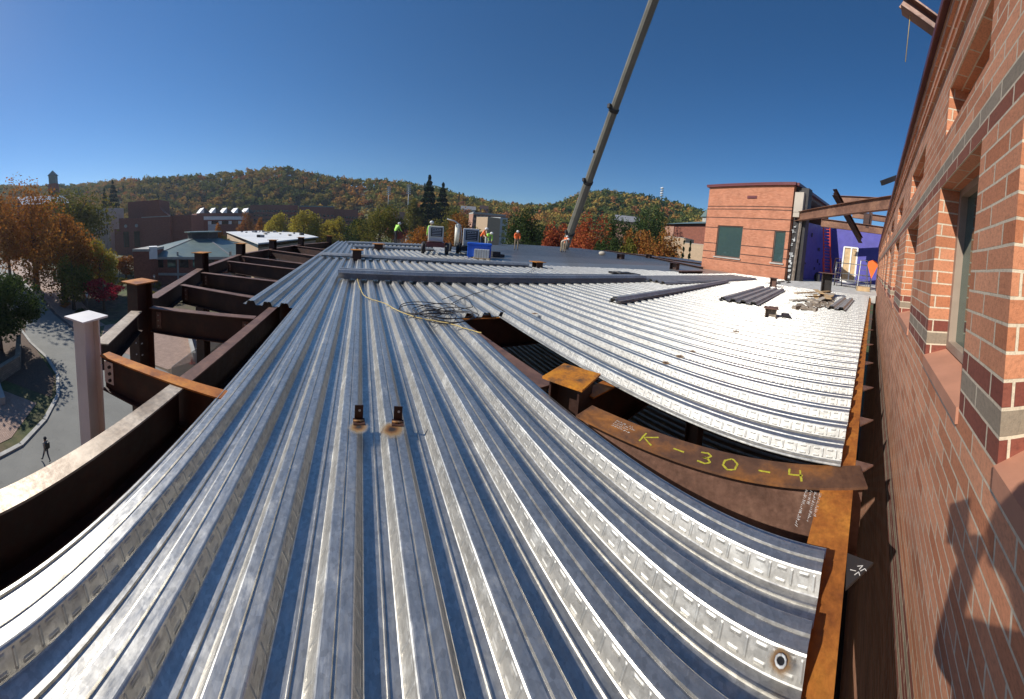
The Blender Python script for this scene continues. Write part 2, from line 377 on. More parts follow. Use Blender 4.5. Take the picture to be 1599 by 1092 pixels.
def sheet(name, pts, z, mat, kind='structure'):
    m = MB(); P = [Vector((p[0],p[1])) for p in pts]; n = len(P)
    ar = sum(P[i].x*P[(i+1)%n].y-P[(i+1)%n].x*P[i].y for i in range(n))
    if ar < 0: P.reverse()
    m.face([(p.x,p.y,z) for p in P]); o = m.build(name, mat); tag(o, kind=kind)
    bm = bmesh.new(); bm.from_mesh(o.data); bmesh.ops.triangulate(bm, faces=bm.faces[:]); bm.to_mesh(o.data); bm.free(); return o
def strip(name, left, right, z, mat):
    m = MB()
    for i in range(len(left)-1):
        q = [left[i], right[i], right[i+1], left[i+1]]
        P = [Vector((p[0],p[1],z)) for p in q]
        if (P[1]-P[0]).cross(P[2]-P[0]).z < 0: P.reverse()
        m.face(P)
    o = m.build(name, mat); return tag(o, kind='structure')
roadL = [(-265,100),(-150,56),(-90,36),(-58,26),(-44,22.6),(-38,20.8),(-32,19.6),(-27.5,18),(-24,15.6),(-21.5,12.5),(-20,9.5),(-19.6,6),(-20.5,0),(-24,-10)]
roadR = [(-262,118),(-165,77),(-100,52),(-62,38.5),(-48,32.5),(-42,30.5),(-37,28.6),(-31,27.5),(-25,27),(-19,26),(-13,24),(-8,20),(-5,8),(-4,-10)]
strip('road', roadL, roadR, GZ+.006, M['asphalt'])
walkR = [(-255,135),(-150,88),(-94,62),(-60,46),(-47,39),(-40,35),(-36,33.5)]
strip('sidewalk', roadR[:7], walkR, GZ+.012, M['pave'])
strip('gutter', [(p[0]-.25,p[1]-.5) for p in roadR[:8]], roadR[:8], GZ+.02, M['roofdark'])
sheet('plaza', [(-36,33.4),(-31,27.6),(-19,26.4),(-17,31),(-20,40),(-24,47),(-30,45)], GZ+.016, M['pave'])
sheet('path', [(-60,75),(-52,66),(-42,50),(-36,44),(-32,46),(-38,54),(-48,72),(-52,82)], GZ+.010, M['pave'])
sheet('garden_bed', [(-56,30),(-42,22.4),(-33,19.5),(-27,17.5),(-24,15),(-30,13),(-40,14),(-60,20)], GZ+.030, M['mulch'])
sheet('terrace', [(-21,9.3),(-20.3,3),(-32,2),(-36,9),(-24,13.4)], GZ+.034, M['pave'])
# kerb round the bend
m = MB()
for a, b in zip(roadL[3:-2], roadL[4:-1]):
    d = (Vector(b)-Vector(a)).normalized(); nrm = Vector((d.y,-d.x))*-.16
    m.bar((a[0]+nrm.x, a[1]+nrm.y, GZ+.07), (b[0]+nrm.x+d.x*.1, b[1]+nrm.y+d.y*.1, GZ+.07), .34, .14)
tag(m.build('kerb', M['conc']), kind='structure')

# ---------------------------------------------------------------- hillside wood (a far-off mass) in one mesh
def quads_cloud(centers, size, flat=0.0, up=0.0):
    """random leaf-clump quads at centers: returns (n*4,3) verts"""
    n = len(centers); a = rng.normal(size=(n,3)); a[:,2] *= (1-flat); a /= np.linalg.norm(a, axis=1)[:,None]
    b = rng.normal(size=(n,3)); b -= (b*a).sum(1)[:,None]*a; b /= np.linalg.norm(b, axis=1)[:,None]
    s = size*rng.uniform(.6, 1.4, n)[:,None] if np.isscalar(size) else size[:,None]
    a = a*s*.5; b = b*s*.36*rng.uniform(.7,1.3,n)[:,None]
    return np.stack([centers-a, centers-b*.9, centers+a, centers+b], 1).reshape(-1,3)
def crown_pts(n, rx, rz, conif=False, lobes=16, g=None):
    """points in the crown volume, gathered in clumps (unit: metres, centre at 0)"""
    g = g or rng
    if conif:
        h = g.random(n)**1.25; az = g.random(n)*2*pi; lay = np.round(h*13)/13 + g.normal(size=n)*.012
        r = rx*(1-lay*.97)*(.35+.65*np.sqrt(g.random(n)))*(1+.22*np.sin(az*5+lay*31))
        return np.stack([r*np.cos(az), r*np.sin(az), (lay*2-1)*rz - r*.22], 1)
    c = g.normal(size=(lobes,3)); c /= np.linalg.norm(c, axis=1)[:,None]; c *= g.uniform(.35,.78,lobes)[:,None]; c[:,2] = c[:,2]*.95
    w = g.uniform(.22,.44,lobes); k = g.integers(0, lobes, n)
    d = g.normal(size=(n,3)); d /= np.linalg.norm(d, axis=1)[:,None]; d *= (g.random(n)**(1/2.2))[:,None]
    p = c[k] + d*w[k][:,None]
    taper = 1 - .25*np.clip(p[:,2], 0, 1)
    p[:,0] *= rx*taper; p[:,1] *= rx*taper; p[:,2] *= rz
    return p
def mesh_quads(name, V, mats, tint=None):
    n = len(V)//4; me = bpy.data.meshes.new(name); me.vertices.add(len(V)); me.vertices.foreach_set('co', V.astype(np.float32).ravel())
    me.loops.add(n*4); me.loops.foreach_set('vertex_index', np.arange(n*4, dtype=np.int32))
    me.polygons.add(n); me.polygons.foreach_set('loop_start', np.arange(0, n*4, 4, dtype=np.int32)); me.polygons.foreach_set('loop_total', np.full(n, 4, dtype=np.int32))
    me.materials.append(mats)
    if tint is not None:
        at = me.attributes.new('tint', 'FLOAT', 'FACE'); at.data.foreach_set('value', tint.astype(np.float32))
    me.update(calc_edges=True); return me
def m_forest():
    a = N('autumn_wood'); at = a.n('Attribute', attribute_name='tint'); gi = a.n('NewGeometry')
    f = a.math('ADD', at.outputs['Fac'], a.math('MULTIPLY', a.math('SUBTRACT', gi.outputs['Random Per Island'], .5), .06))
    c = a.ramp(f, [(.02,(.035,0.062,0.031)),(.14,(.059,0.096,0.035)),(.26,(.122,0.154,0.046)),(.38,(.209,0.209,0.052)),(.52,(.365,0.270,0.070)),(.66,(.487,0.270,0.070)),(.78,(.434,0.182,0.070)),(.9,(.278,0.131,0.070)),(1,(.557,0.383,0.086))])
    d = a.n('BsdfDiffuse'); t = a.n('BsdfTranslucent'); m = a.n('MixShader'); m.inputs[0].default_value = .25
    a.l(c, d.inputs[0]); a.l(c, t.inputs[0]); a.l(d.outputs[0], m.inputs[1]); a.l(t.outputs[0], m.inputs[2]); a.l(m.outputs[0], a.out.inputs[0]); return a.mat
M['forest'] = m_forest()
def forest():
    tp = []
    for k in range(8):
        con = k >= 6; p = crown_pts(150, .5, .5 if not con else .5, con, 12)
        tp.append((p, con))
    Vs, Ts = [], []
    n = 0; cells = set()
    while n < 4600:
        az = random.uniform(-72, 80); rdm = float(np.interp(az, [-180,-62,-52,-40,60,180], [600,640,620,480,470,500]))
        d = math.sqrt(random.uniform((float(hill_start(az))+ (18 if -40 < az < 2 else 55))**2, (rdm+22)**2)); x, y = d*sin(radians(az)), d*cos(radians(az))
        key = (int(x/7.6), int(y/7.6))
        if key in cells: 
            n += .2; continue
        cells.add(key)
        ever = .16 + .25*(.5+.5*sin(x*.013+2)*cos(y*.011)) ; con = random.random() < ever*.14
        # colour drifts in patches across the slope
        pt = .5+.5*sin(x*.027+y*.013)*cos(y*.021-x*.009+1.3)
        t = random.gauss(.31+.27*pt, .16)
        if az < -28 and d < 430: t = random.gauss(.52, .13)
        if con: t = random.uniform(.0, .14); p, _ = tp[random.randint(6,7)]; H = random.uniform(10,16); Wd = H*random.uniform(.42,.55)
        else: p, _ = tp[random.randint(0,5)]; H = random.uniform(9,19); Wd = H*random.uniform(.85,1.2)
        if 42 < az < 64 and random.random() < .45: t = random.uniform(.08,.3)
        a = random.uniform(0, 2*pi); R = np.array([[cos(a),-sin(a),0],[sin(a),cos(a),0],[0,0,1]])
        m_ = 150 if d < 330 else 100
        P = (p[rng.permutation(150)[:m_]]*np.array([Wd,Wd,H*(.9 if con else .62)]))@R.T + np.array([x, y, float(ground_z(x,y)) + H*.52])
        Vs.append(quads_cloud(P, (1.9 if d < 330 else 2.5)*(1 if not con else .8), up=0)); Ts.append(np.full(m_, min(.99, max(.0, t)))); n += 1
    V = np.concatenate(Vs); T = np.concatenate(Ts)
    o = bpy.data.objects.new('hillside_forest', mesh_quads('hillside_forest', V, M['forest'], T)); COL.objects.link(o)
    tag(o, 'autumn wood covering the hills behind the campus', 'forest', kind='stuff')
forest()
# ================================================================== STEEL DECK
PITCH = .317
def edge_y(x): return .095 - .05*x
ORD = ['first','second','third','fourth','fifth','sixth','seventh','eighth','ninth','tenth','eleventh','twelfth','thirteenth','fourteenth','fifteenth',
       'sixteenth','seventeenth','eighteenth','nineteenth','twentieth','twenty-first','twenty-second','twenty-third','twenty-fourth','twenty-fifth','twenty-sixth']
PROF = [(0,-.076),(.010,-.076),(.013,-.067),(.018,-.067),(.021,-.076),(.058,-.076),(.062,-.073),(.094,-.006),(.099,-.001),(.104,0),(.144,0),(.148,-.010),(.157,-.010),(.161,0),
        (.201,0),(.206,-.001),(.211,-.006),(.243,-.073),(.247,-.076),(.305,-.076)]
WEB = (6, 16)
PROF = [(a*PITCH/.305, b) for a, b in PROF]; PW = 3*PITCH
def deck_panel(x0, ya, yb, y1, label, n=3, z=0.0, mats=None, group='galvanised deck panels', rz=0, loc=None, scale=1.0):
    """ya, yb: near-end y at the left and right side (the end may be cut on a slant)"""
    m = MB(); W = n*PITCH
    P = [(k*PITCH+a, b) for k in range(n) for a, b in (PROF if k == 0 else PROF[1:])]
    seg = 1
    for i in range(len(P)-1):
        (xa, za), (xb, zb) = P[i], P[i+1]; k = i % (len(PROF)-1)
        na_, nb_ = ya+(yb-ya)*xa/W, ya+(yb-ya)*xb/W
        web = k in WEB; u0 = (x0*7.3) % 1
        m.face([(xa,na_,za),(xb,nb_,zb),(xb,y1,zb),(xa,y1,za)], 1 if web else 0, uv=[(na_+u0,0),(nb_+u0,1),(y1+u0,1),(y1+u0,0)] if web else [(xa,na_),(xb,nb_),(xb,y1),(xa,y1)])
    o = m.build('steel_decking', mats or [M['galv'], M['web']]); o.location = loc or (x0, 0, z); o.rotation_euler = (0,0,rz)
    return tag(o, label, 'decking', group)
for i in range(3):
    x = -1.15+i*PW
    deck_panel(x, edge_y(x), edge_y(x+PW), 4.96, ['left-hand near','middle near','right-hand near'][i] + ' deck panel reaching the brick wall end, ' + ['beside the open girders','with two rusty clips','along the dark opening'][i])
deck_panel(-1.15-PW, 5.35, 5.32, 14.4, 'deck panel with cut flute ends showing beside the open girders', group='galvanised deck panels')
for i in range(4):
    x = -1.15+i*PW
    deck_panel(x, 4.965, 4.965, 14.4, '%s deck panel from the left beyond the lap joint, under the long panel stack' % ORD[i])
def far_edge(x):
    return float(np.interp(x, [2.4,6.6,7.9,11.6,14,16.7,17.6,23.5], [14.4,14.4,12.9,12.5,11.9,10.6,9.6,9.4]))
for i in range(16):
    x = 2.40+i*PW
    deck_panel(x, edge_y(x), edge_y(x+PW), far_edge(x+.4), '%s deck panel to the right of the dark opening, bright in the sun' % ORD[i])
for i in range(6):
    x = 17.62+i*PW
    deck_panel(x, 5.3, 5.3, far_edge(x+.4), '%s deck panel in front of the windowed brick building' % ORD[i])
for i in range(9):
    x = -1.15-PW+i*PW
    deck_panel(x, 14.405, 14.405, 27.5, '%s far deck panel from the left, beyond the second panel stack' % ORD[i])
# dark decking laid the other way, in the distance
a0 = on_z(765,398,0)
dk = [((5.8,15.0),(26,2.4)), ((9.2,13.2),(34,3.0))]
for i in range(7):
    y0 = 14.6+i*3.6; xs = [6.6,5.4,6.0,9.0,12.5,16.5,20.5][i]; xe = [37,40,43,45,40,36,33][i]
    m = MB(); n = 11
    for k in range(n):
        yy = k*.327
        pr = [(yy,-.05),(yy+.1,-.05),(yy+.13,0),(yy+.26,0),(yy+.29,-.05),(yy+.327,-.05)]
        for (ya_,za_),(yb_,zb_) in zip(pr[:-1],pr[1:]): m.face([(0,ya_,za_),(xe-xs,ya_,za_),(xe-xs,yb_,zb_),(0,yb_,zb_)])
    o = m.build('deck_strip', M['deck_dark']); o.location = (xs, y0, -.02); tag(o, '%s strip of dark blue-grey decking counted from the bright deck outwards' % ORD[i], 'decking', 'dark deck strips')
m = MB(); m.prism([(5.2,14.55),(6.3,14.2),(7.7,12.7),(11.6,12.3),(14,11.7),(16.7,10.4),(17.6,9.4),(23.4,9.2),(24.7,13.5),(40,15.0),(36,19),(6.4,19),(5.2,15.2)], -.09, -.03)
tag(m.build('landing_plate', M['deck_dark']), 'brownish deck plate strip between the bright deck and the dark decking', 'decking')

# ================================================================== STEEL FRAME
def ibeam(name, a, b, label, w=.2, h=.42, top=-.085, mats=None, group=None, tf=.016, parts=True, cat='beam', zb=None):
    """rolled I-section: top flange, web and bottom flange as one mesh; material slot 0 = top of flange, 1 = the rest"""
    mats = mats or [M['greysteel'], M['brown']]  # top flange in paler steel stands in for sunlight; sides stay dark
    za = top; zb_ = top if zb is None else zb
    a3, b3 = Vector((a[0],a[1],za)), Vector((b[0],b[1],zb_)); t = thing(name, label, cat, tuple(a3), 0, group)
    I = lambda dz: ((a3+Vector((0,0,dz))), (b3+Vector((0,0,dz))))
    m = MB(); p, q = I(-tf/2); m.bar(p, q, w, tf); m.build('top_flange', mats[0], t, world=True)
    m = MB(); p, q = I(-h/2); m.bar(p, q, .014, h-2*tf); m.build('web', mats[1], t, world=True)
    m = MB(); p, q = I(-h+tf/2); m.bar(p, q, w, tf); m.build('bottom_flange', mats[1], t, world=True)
    return t
def bolts(t, pts, axis, r=.014, mat=None):
    for p in pts:
        m = MB(); m.cyl(p, r, .03, 6, axis=axis); m.build('bolt', mat or M['dark'], t, world=True)
def hcolumn(name, c, label, z1, size=.3, rz=0, z0=GZ, mat=None, capmat=None, cap=.38, group='columns with cap plates', capt=.022, depth=None):
    d = depth or size; t = thing(name, label, 'column', (c[0],c[1],z0), rz, group); mat = mat or M['brown']; H = z1-z0
    m = MB(); m.box((0, d/2, H/2), (size, .02, H)); m.build('flange', mat, t)
    m = MB(); m.box((0, -d/2, H/2), (size, .02, H)); m.build('flange', mat, t)
    m = MB(); m.box((0, 0, H/2), (.016, d-.02, H)); m.build('web', mat, t)
    m = MB(); m.box((0, 0, H+capt/2), (cap, cap if depth is None else cap*depth/size, capt)); m.build('cap_plate', capmat or M['rust_cap'], t)
    return t
G1 = 'open girders left of the deck'
# long girder beside the deck, and the rust-topped beam over it
ibeam('girder', (-1.57,-.9), (-1.57,2.33), 'near half of the long girder left of the deck, scuffed top flange coloured sunlit-pale', .145, .44, -.085, [M['greysteel'],M['brown']], G1)
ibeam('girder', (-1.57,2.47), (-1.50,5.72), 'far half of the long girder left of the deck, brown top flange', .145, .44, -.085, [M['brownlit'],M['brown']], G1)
t = ibeam('crossbeam', (-2.66,2.44), (-1.06,2.35), 'crossbeam with bright orange rust on its top flange at the white column', .14, .42, -.070, [M['rust'],M['brown']], G1)
m = MB(); m.box((-2.60,2.33,-.30), (.012,.012,.30)); m.box((-2.585,2.425,-.28),(.14,.012,.26)); m.build('clip_angle', M['whitesteel'], t, world=True)
bolts(t, [(-2.56,2.41,-.20),(-2.56,2.41,-.28),(-2.56,2.41,-.36)], (0,1,0), .02)
wc = hcolumn('column', (-2.82,2.32), 'off-white painted column with a pale square cap plate, nearest on the left', .36, .21, radians(-3), mat=M['whitesteel'], capmat=M['whitesteel'], cap=.37, group='columns with cap plates')
c2 = hcolumn('column', (-3.80,4.46), 'rusty column with a bright orange cap plate behind the white column', .36, .33, radians(-14), capmat=M['rust'], cap=.50)
bolts(c2, [(-3.86+.09,4.27-.0,-.75-k*.22) for k in range(9)], (.24,-1,0), .013, M['lightgrey'])
bolts(c2, [(-3.66,4.30,-.75-k*.22) for k in range(9)], (.24,-1,0), .013, M['lightgrey'])
cols = [((315,410),.0,'third brown column cap along the outer edge, in front of the hexagonal roof'),((376,390),.0,'fourth brown column cap along the outer edge, next to the white flat roof'),
        ((426,382),.0,'fifth brown column cap along the outer edge, against the white flat roof'),((470,376),.0,'sixth brown column cap along the outer edge, below the yellow trees'),
        ((514,372.5),.0,'seventh small column cap at the far left end of the deck')]
CP = []
for (px,py),z,lab in cols:
    p = on_z(px,py+4,0); CP.append(p)
    hcolumn('column', (p.x,p.y), lab, .42, .34, radians(-12), cap=.5, capmat=M['rust_cap'])
OUT = [(-3.62,4.06),(-3.92,4.90)]
ibeam('edge_beam', (-2.96,2.66), (-3.60,4.12), 'short edge beam between the white column and the orange-capped column', .2, .36, -.085, [M['greysteel'],M['brown']], G1)
pts = [Vector((-3.92,4.85,0))] + CP
for i in range(len(pts)-1):
    a, b = pts[i], pts[i+1]; d = (b-a).normalized()*.22
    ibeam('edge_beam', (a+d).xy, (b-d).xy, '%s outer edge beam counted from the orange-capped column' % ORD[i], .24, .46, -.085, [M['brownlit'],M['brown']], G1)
cross = [((-3.56,4.50),(-1.62,4.66),'crossbeam from the orange-capped column to the long girder'),((-4.22,6.60),(-.92,5.62),'crossbeam carrying the cut flute ends of the left deck'),
         ((-4.70,8.55),(-1.75,7.75),'crossbeam from the third column, behind the cut flute ends'),((-5.20,11.6),(-1.60,9.9),'crossbeam midway between third and fourth column'),
         ((-5.35,13.6),(-1.55,11.3),'crossbeam meeting the fourth column'),((-5.2,17.5),(-1.7,14.3),'crossbeam meeting the fifth column'),((-4.8,21.6),(-1.7,18.3),'crossbeam meeting the sixth column')]
def end_bolts(t, a, b, top):
    a, b = Vector((a[0],a[1],0)), Vector((b[0],b[1],0)); d = (b-a).normalized(); n_ = Vector((d.y,-d.x,0))
    for p in (a+d*.16, b-d*.16):
        m = MB(); m.bar(p-d*.05+n_*.014+Vector((0,0,top-.23)), p+d*.05+n_*.014+Vector((0,0,top-.23)), .012, .30); m.build('shear_tab', M['brownlit'], t, world=True)
        for k in range(3): bolts(t, [p+n_*.028+Vector((0,0,top-.13-.1*k))], n_, .015, M['greysteel'])
for a, b, lab in cross: t = ibeam('crossbeam', a, b, lab, .16, .46, -.090, [M['brownlit'],M['brown']], G1); end_bolts(t, a, b, -.09)
ibeam('stub_beam', (-2.02,7.7), (-1.95,10.2), 'short light-brown beam beside the deck edge beyond the cut flute ends', .22, .3, -.088, [M['rust'],M['brownlit']], G1)

# opening in the deck: box-like H column, painted beam, header, side beams
bc = hcolumn('stub_column', (1.93,2.27), 'H-shaped column head with orange rusted cap plate standing in the deck opening', .07, .30, radians(100-76), z0=-9, capmat=M['rust_cap'], cap=.42, mat=M['brown'], group=None, capt=.02)
kb = ibeam('painted_beam', (1.86,1.98), (2.36,-.20), 'rusty beam marked K-30-4 in yellow spray paint crossing the opening', .24, .55, -.095, [m_rust('k_beam_top', (.075,.035,.02), (.15,.07,.035), (.42,.16,.03), 1.4, .7, .1), M['brownlit']])
def text_mesh(name, body, size, mat, parent, loc, rz, z=0.0, offset=0.0, shear=0.0, xs=1.0):
    cu = bpy.data.curves.new(name, 'FONT'); cu.body = body; cu.size = size; cu.extrude = .0006; cu.offset = offset; cu.shear = shear; cu.space_character = 1.1
    o = bpy.data.objects.new(name, cu); COL.objects.link(o); bpy.context.view_layer.update()
    me = bpy.data.meshes.new_from_object(o.evaluated_get(bpy.context.evaluated_depsgraph_get())); bpy.data.objects.remove(o)
    me.materials.clear(); me.materials.append(mat)
    o = bpy.data.objects.new(name, me); COL.objects.link(o)
    Wm = Matrix.Translation(loc) @ Matrix.Rotation(rz, 4, 'Z') @ Matrix.Diagonal((xs,1,1,1))
    if parent is not None: o.parent = parent; o.matrix_local = wm(parent).inverted() @ Wm
    else: o.matrix_local = Wm
    return o
def stroke_mesh(name, strokes, r, mat, parent, O, X, Y, z, jit=.0015):
    """spray-paint / marker strokes as thin raised ribbons; O origin, X reading direction, Y letter-up direction"""
    m = MB(); X = Vector(X); Y = Vector(Y); O = Vector(O)
    for st in strokes:
        P = [O + X*a + Y*b for a, b in st]
        Q = []
        for i in range(len(P)-1):
            for k in range(4): Q.append(P[i].lerp(P[i+1], k/4))
        Q.append(P[-1]); Q = [q + Vector((random.uniform(-jit,jit), random.uniform(-jit,jit), 0)) for q in Q]
        L, R = [], []
        for i, q in enumerate(Q):
            d = (Q[min(i+1,len(Q)-1)]-Q[max(i-1,0)]); d = d.normalized() if d.length > 0 else X
            nrm = Vector((-d.y,d.x,0)); rr_ = r*random.uniform(.8,1.2); L.append(q+nrm*rr_); R.append(q-nrm*rr_)
        for i in range(len(Q)-1): m.face([(R[i].x,R[i].y,z),(R[i+1].x,R[i+1].y,z),(L[i+1].x,L[i+1].y,z),(L[i].x,L[i].y,z)])
    return m.build(name, mat, parent, world=True)
kd = Vector((2.36-1.86, -.20-1.98, 0)).normalized(); ku = Vector((-kd.y, kd.x, 0))   # reading towards the wall, letter tops to the right deck
def K(s, h): return Vector((1.86,1.98,0)) + kd*s + ku*(h-.12)
hh = .125
GL = {'K':[[(0,0),(.0,1)],[(.62,1.0),(.05,.48),(.6,.0)]], '-':[[(.1,.48),(.6,.45)]], '3':[[(.05,.9),(.35,1.0),(.55,.8),(.4,.55),(.2,.52),(.45,.48),(.6,.25),(.4,.02),(.05,.08)]],
      '0':[[(.3,1),(.05,.75),(.02,.3),(.25,0),(.55,.15),(.6,.65),(.4,.97),(.28,1)]], '4':[[(.05,1),(.02,.5),(.6,.48)],[(.5,.95),(.52,.0)]]}
# slightly slanted hand lettering
strokes = []; sx = .58
for ch, adv in (('K',.20),('-',.17),('3',.15),('0',.20),('-',.19),('4',.2)):
    for st in GL[ch]: strokes.append([(sx + a*.17, .05+b*hh) for a, b in st])
    sx += adv + .04
stroke_mesh('paint_marking', strokes, .0075, M['yellow'], kb, K(0,0), kd, ku, -.0935)
def scribble(name, rows, O, X, Y, z, h, parent, w=.0016, mat=None):
    st = []
    for r_i, L in enumerate(rows):
        x = 0
        while x < L:
            pts_ = [(x, -r_i*h*1.5)]
            for k in range(random.randint(2,4)): pts_.append((x+random.uniform(0,h*.5), -r_i*h*1.5+random.uniform(0,h)))
            st.append(pts_); x += h*random.uniform(.5,.9)
    return stroke_mesh(name, st, w, mat or M['chalk'], parent, O, X, Y, z, 0)
scribble('marker_notes', [.15,.19,.14,.17], K(.30,.17), kd, ku, -.0935, .018, kb)
ibeam('crossbeam', (1.83,2.52), (1.62,4.8), 'brown beam from the orange-capped stub column to the far end of the opening', .2, .5, -.10, [M['brownlit'],M['brown']])
t = ibeam('side_beam', (2.08,2.20), (3.3,2.36), 'short beam with orange top running from the stub column under the right deck', .17, .5, -.10, [M['rust'],M['brown']])
ibeam('header_beam', (.5,5.02), (3.6,5.02), 'dark brown header beam under the lap joint at the far end of the opening', .2, .55, -.090, [M['rust'],M['brown']])
# edge girder along the brick wall with its rusted flange, and triangular plates
eg = ibeam('edge_girder', (-1.6,edge_y(-1.6)-.0), (17.2,edge_y(17.2)), 'long edge girder with orange rusted flange along the brick wall, at the deck ends', .22, .55, -.110, [M['rust'],M['brown']])
scribble('marker_notes', [.2,.26,.12,.3], (2.14,.10,0), (0.05,-1,0)and Vector((-1,.05,0)), Vector((-.05,-1,0)), -.1085, .02, eg, .0015)
tri_x = [1.72,2.55,3.3,4.2,5.3,6.6,8.2,10,12.2,14.4]
for i, x in enumerate(tri_x):
    y = edge_y(x)-.11; m = MB(); P = [(x-.17,y),(x+.0,y+.0),(x-.045,y-.16)]
    m.prism([(x-.17,y),(x+.02,y),(x-.02,y-.14)], -.125, -.113)
    o = m.build('gusset_plate', M['dark'] if i == 0 else M['brownlit']); tag(o, ('%s triangular plate along the edge girder, counted from the near end' % ORD[i]) + (', with white writing' if i == 0 else ''), 'plate', 'triangular edge plates')
    if i == 0: stroke_mesh('marker_notes', [[(0,0),(.01,.03),(.02,0)],[(.03,0),(.03,.03),(.045,.03)],[(.0,-.045),(.02,-.02)],[(.035,-.04),(.03,-.01),(.05,-.015)]], .0022, M['chalk'], o, (x-.05,y-.055,0), (-.8,-.5,0), (.5,-.8,0), -.1122, 0)
# lower storeys seen through the openings
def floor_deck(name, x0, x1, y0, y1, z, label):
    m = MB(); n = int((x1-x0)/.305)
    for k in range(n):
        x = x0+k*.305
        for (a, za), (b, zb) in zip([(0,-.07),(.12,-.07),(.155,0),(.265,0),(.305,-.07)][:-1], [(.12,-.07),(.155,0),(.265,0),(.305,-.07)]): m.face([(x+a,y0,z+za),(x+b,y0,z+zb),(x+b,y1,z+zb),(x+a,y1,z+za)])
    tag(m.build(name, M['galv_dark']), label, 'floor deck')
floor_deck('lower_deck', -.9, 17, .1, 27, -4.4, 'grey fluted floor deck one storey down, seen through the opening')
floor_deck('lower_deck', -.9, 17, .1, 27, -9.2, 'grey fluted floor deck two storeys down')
for i, (x, y, lab) in enumerate([(2.9,7.5,'dark column under the deck seen through the far part of the opening'),(6.5,3.2,'dark column standing on the floor below, right part of the opening'),(-1.3,9.5,'dark column under the left deck edge')]):
    hcolumn('inner_column', (x,y), lab, -.6, .3, 0, z0=GZ, group=None, cap=.3)

# ================================================================== NEAR BRICK WALL
WD, WA = -.40, -math.atan(.046)
bw = thing('brick_building', 'orange brick building close on the right, recessed windows, dark and grey brick bands', 'building', (0,WD,0), WA)
op = [(-.62,.83),(1.23,2.05)] + [(3.0+k*2.2, 4.1+k*2.2) for k in range(11)]
Z0, Z1 = -14.0, 3.46
def wall_with_openings(m, ops, s0, s1, z0, z1, dep=.22):
    """ops: (sa, sb, za, zb)"""
    ss = sorted({s0,s1,*[o[0] for o in ops],*[o[1] for o in ops]}); zs = sorted({z0,z1,*[o[2] for o in ops],*[o[3] for o in ops]})
    for i in range(len(ss)-1):
        for j in range(len(zs)-1):
            cs, cz = (ss[i]+ss[i+1])/2, (zs[j]+zs[j+1])/2
            if any(o[0] < cs < o[1] and o[2] < cz < o[3] for o in ops): continue
            m.face([(ss[i],0,zs[j]),(ss[i],0,zs[j+1]),(ss[i+1],0,zs[j+1]),(ss[i+1],0,zs[j])][::1])
    for a, b, c, d in ops:
        m.face([(a,0,c),(a,0,d),(a,-dep,d),(a,-dep,c)]); m.face([(b,0,c),(b,-dep,c),(b,-dep,d),(b,0,d)])
        m.face([(a,0,d),(b,0,d),(b,-dep,d),(a,-dep,d)]); m.face([(a,0,c),(a,-dep,c),(b,-dep,c),(b,0,c)])
ops = [(a,b,.88,2.0) for a,b in op if b < 26] + [(a,b,2.36,2.70) for a,b in op if b < 26]
m = MB(); s1 = 27.5
wall_with_openings(m, ops, -3.0, s1, Z0, 3.30)
# corbelled cornice: three courses stepping out
m.box(((s1-3)/2, .010, 3.12), (s1+3, .03, .05)); m.box(((s1-3)/2, .012, 2.98), (s1+3, .034, .05))
m.box(((s1-3)/2, -.02, 3.38), (s1+3, .10, .16))
m.box(((s1-3)/2, -3.3, -5.4), (s1+3, 6.0, 17.2))
m.build('brick_wall', M['brickwall'], bw)
m = MB(); m.box(((s1-3)/2, -.13, 3.49), (s1+3.1, .42, .05)); m.box(((s1-3)/2, .085, 3.455),(s1+3.1,.012,.10)); m.build('coping', M['maroon'], bw)
for k, (a, b) in enumerate([q for q in op if q[1] < 26]):
    wn = MB(); cx_ = (a+b)/2; W_ = b-a
    for (z0, z1) in ((.94,2.0),(2.40,2.70)):
        wn.box((a+.025,-.17,(z0+z1)/2),(.05,.07,z1-z0)); wn.box((b-.025,-.17,(z0+z1)/2),(.05,.07,z1-z0)); wn.box((cx_,-.17,z1-.025),(W_-.1,.07,.05)); wn.box((cx_,-.17,z0+.025),(W_-.1,.07,.05))
    f_ = wn.build('window_frame', M['frame_tan'], bw)
    g_ = MB(); g_.box((cx_,-.19,1.47),(W_-.08,.012,1.0)); g_.box((cx_,-.19,2.55),(W_-.08,.012,.24)); g_.build('pane', M['glass'], f_)
    s_ = MB(); s_.face([(a-.0,.012,.885),(b,.012,.885),(b,-.2,.95),(a,-.2,.95)]); s_.face([(a,.012,.82),(b,.012,.82),(b,.012,.885),(a,.012,.885)]); s_.face([(a,.012,.82),(a,.012,.885),(a,-.2,.95),(a,-.2,.82)]); s_.face([(b,.012,.82),(b,-.2,.82),(b,-.2,.95),(b,.012,.885)])
    s_.face([(a,-.2,.82),(a,.012,.82),(b,.012,.82),(b,-.2,.82)][::-1]); s_.build('sill', M['sill'], bw)
# beam ends sticking out over the roof edge
a = Vector((2.75,-.56,3.66)); b = on_z(1410,-2,3.95)
t = ibeam('roof_beam', (a.x,a.y), (b.x,b.y), 'brown beam end sticking out over the roof edge at the top right', .12, .14, 3.72, [M['brownlit'],M['brownlit']], zb=3.98)
m = MB(); m.tube([b.lerp(a,.25)+Vector((0,0,.1)), b.lerp(a,.2)+Vector((0,0,-.0)), b.lerp(a,.2)+Vector((.0,0,-.55))], .004, 5); tag(m.build('tag_line', M['rope']), 'thin line hanging from the beam end over the roof edge', 'rope')
m = MB(); m.bar((7.6,-.78,3.75),(7.3,-.35,3.45),.10,.12); m.bar((7.6,-.78,3.75),(7.6,-1.0,3.75),.1,.1); tag(m.build('roof_bracket', M['dark']), 'small dark bracket poking out from the roof edge above the rusty roof beams', 'bracket')
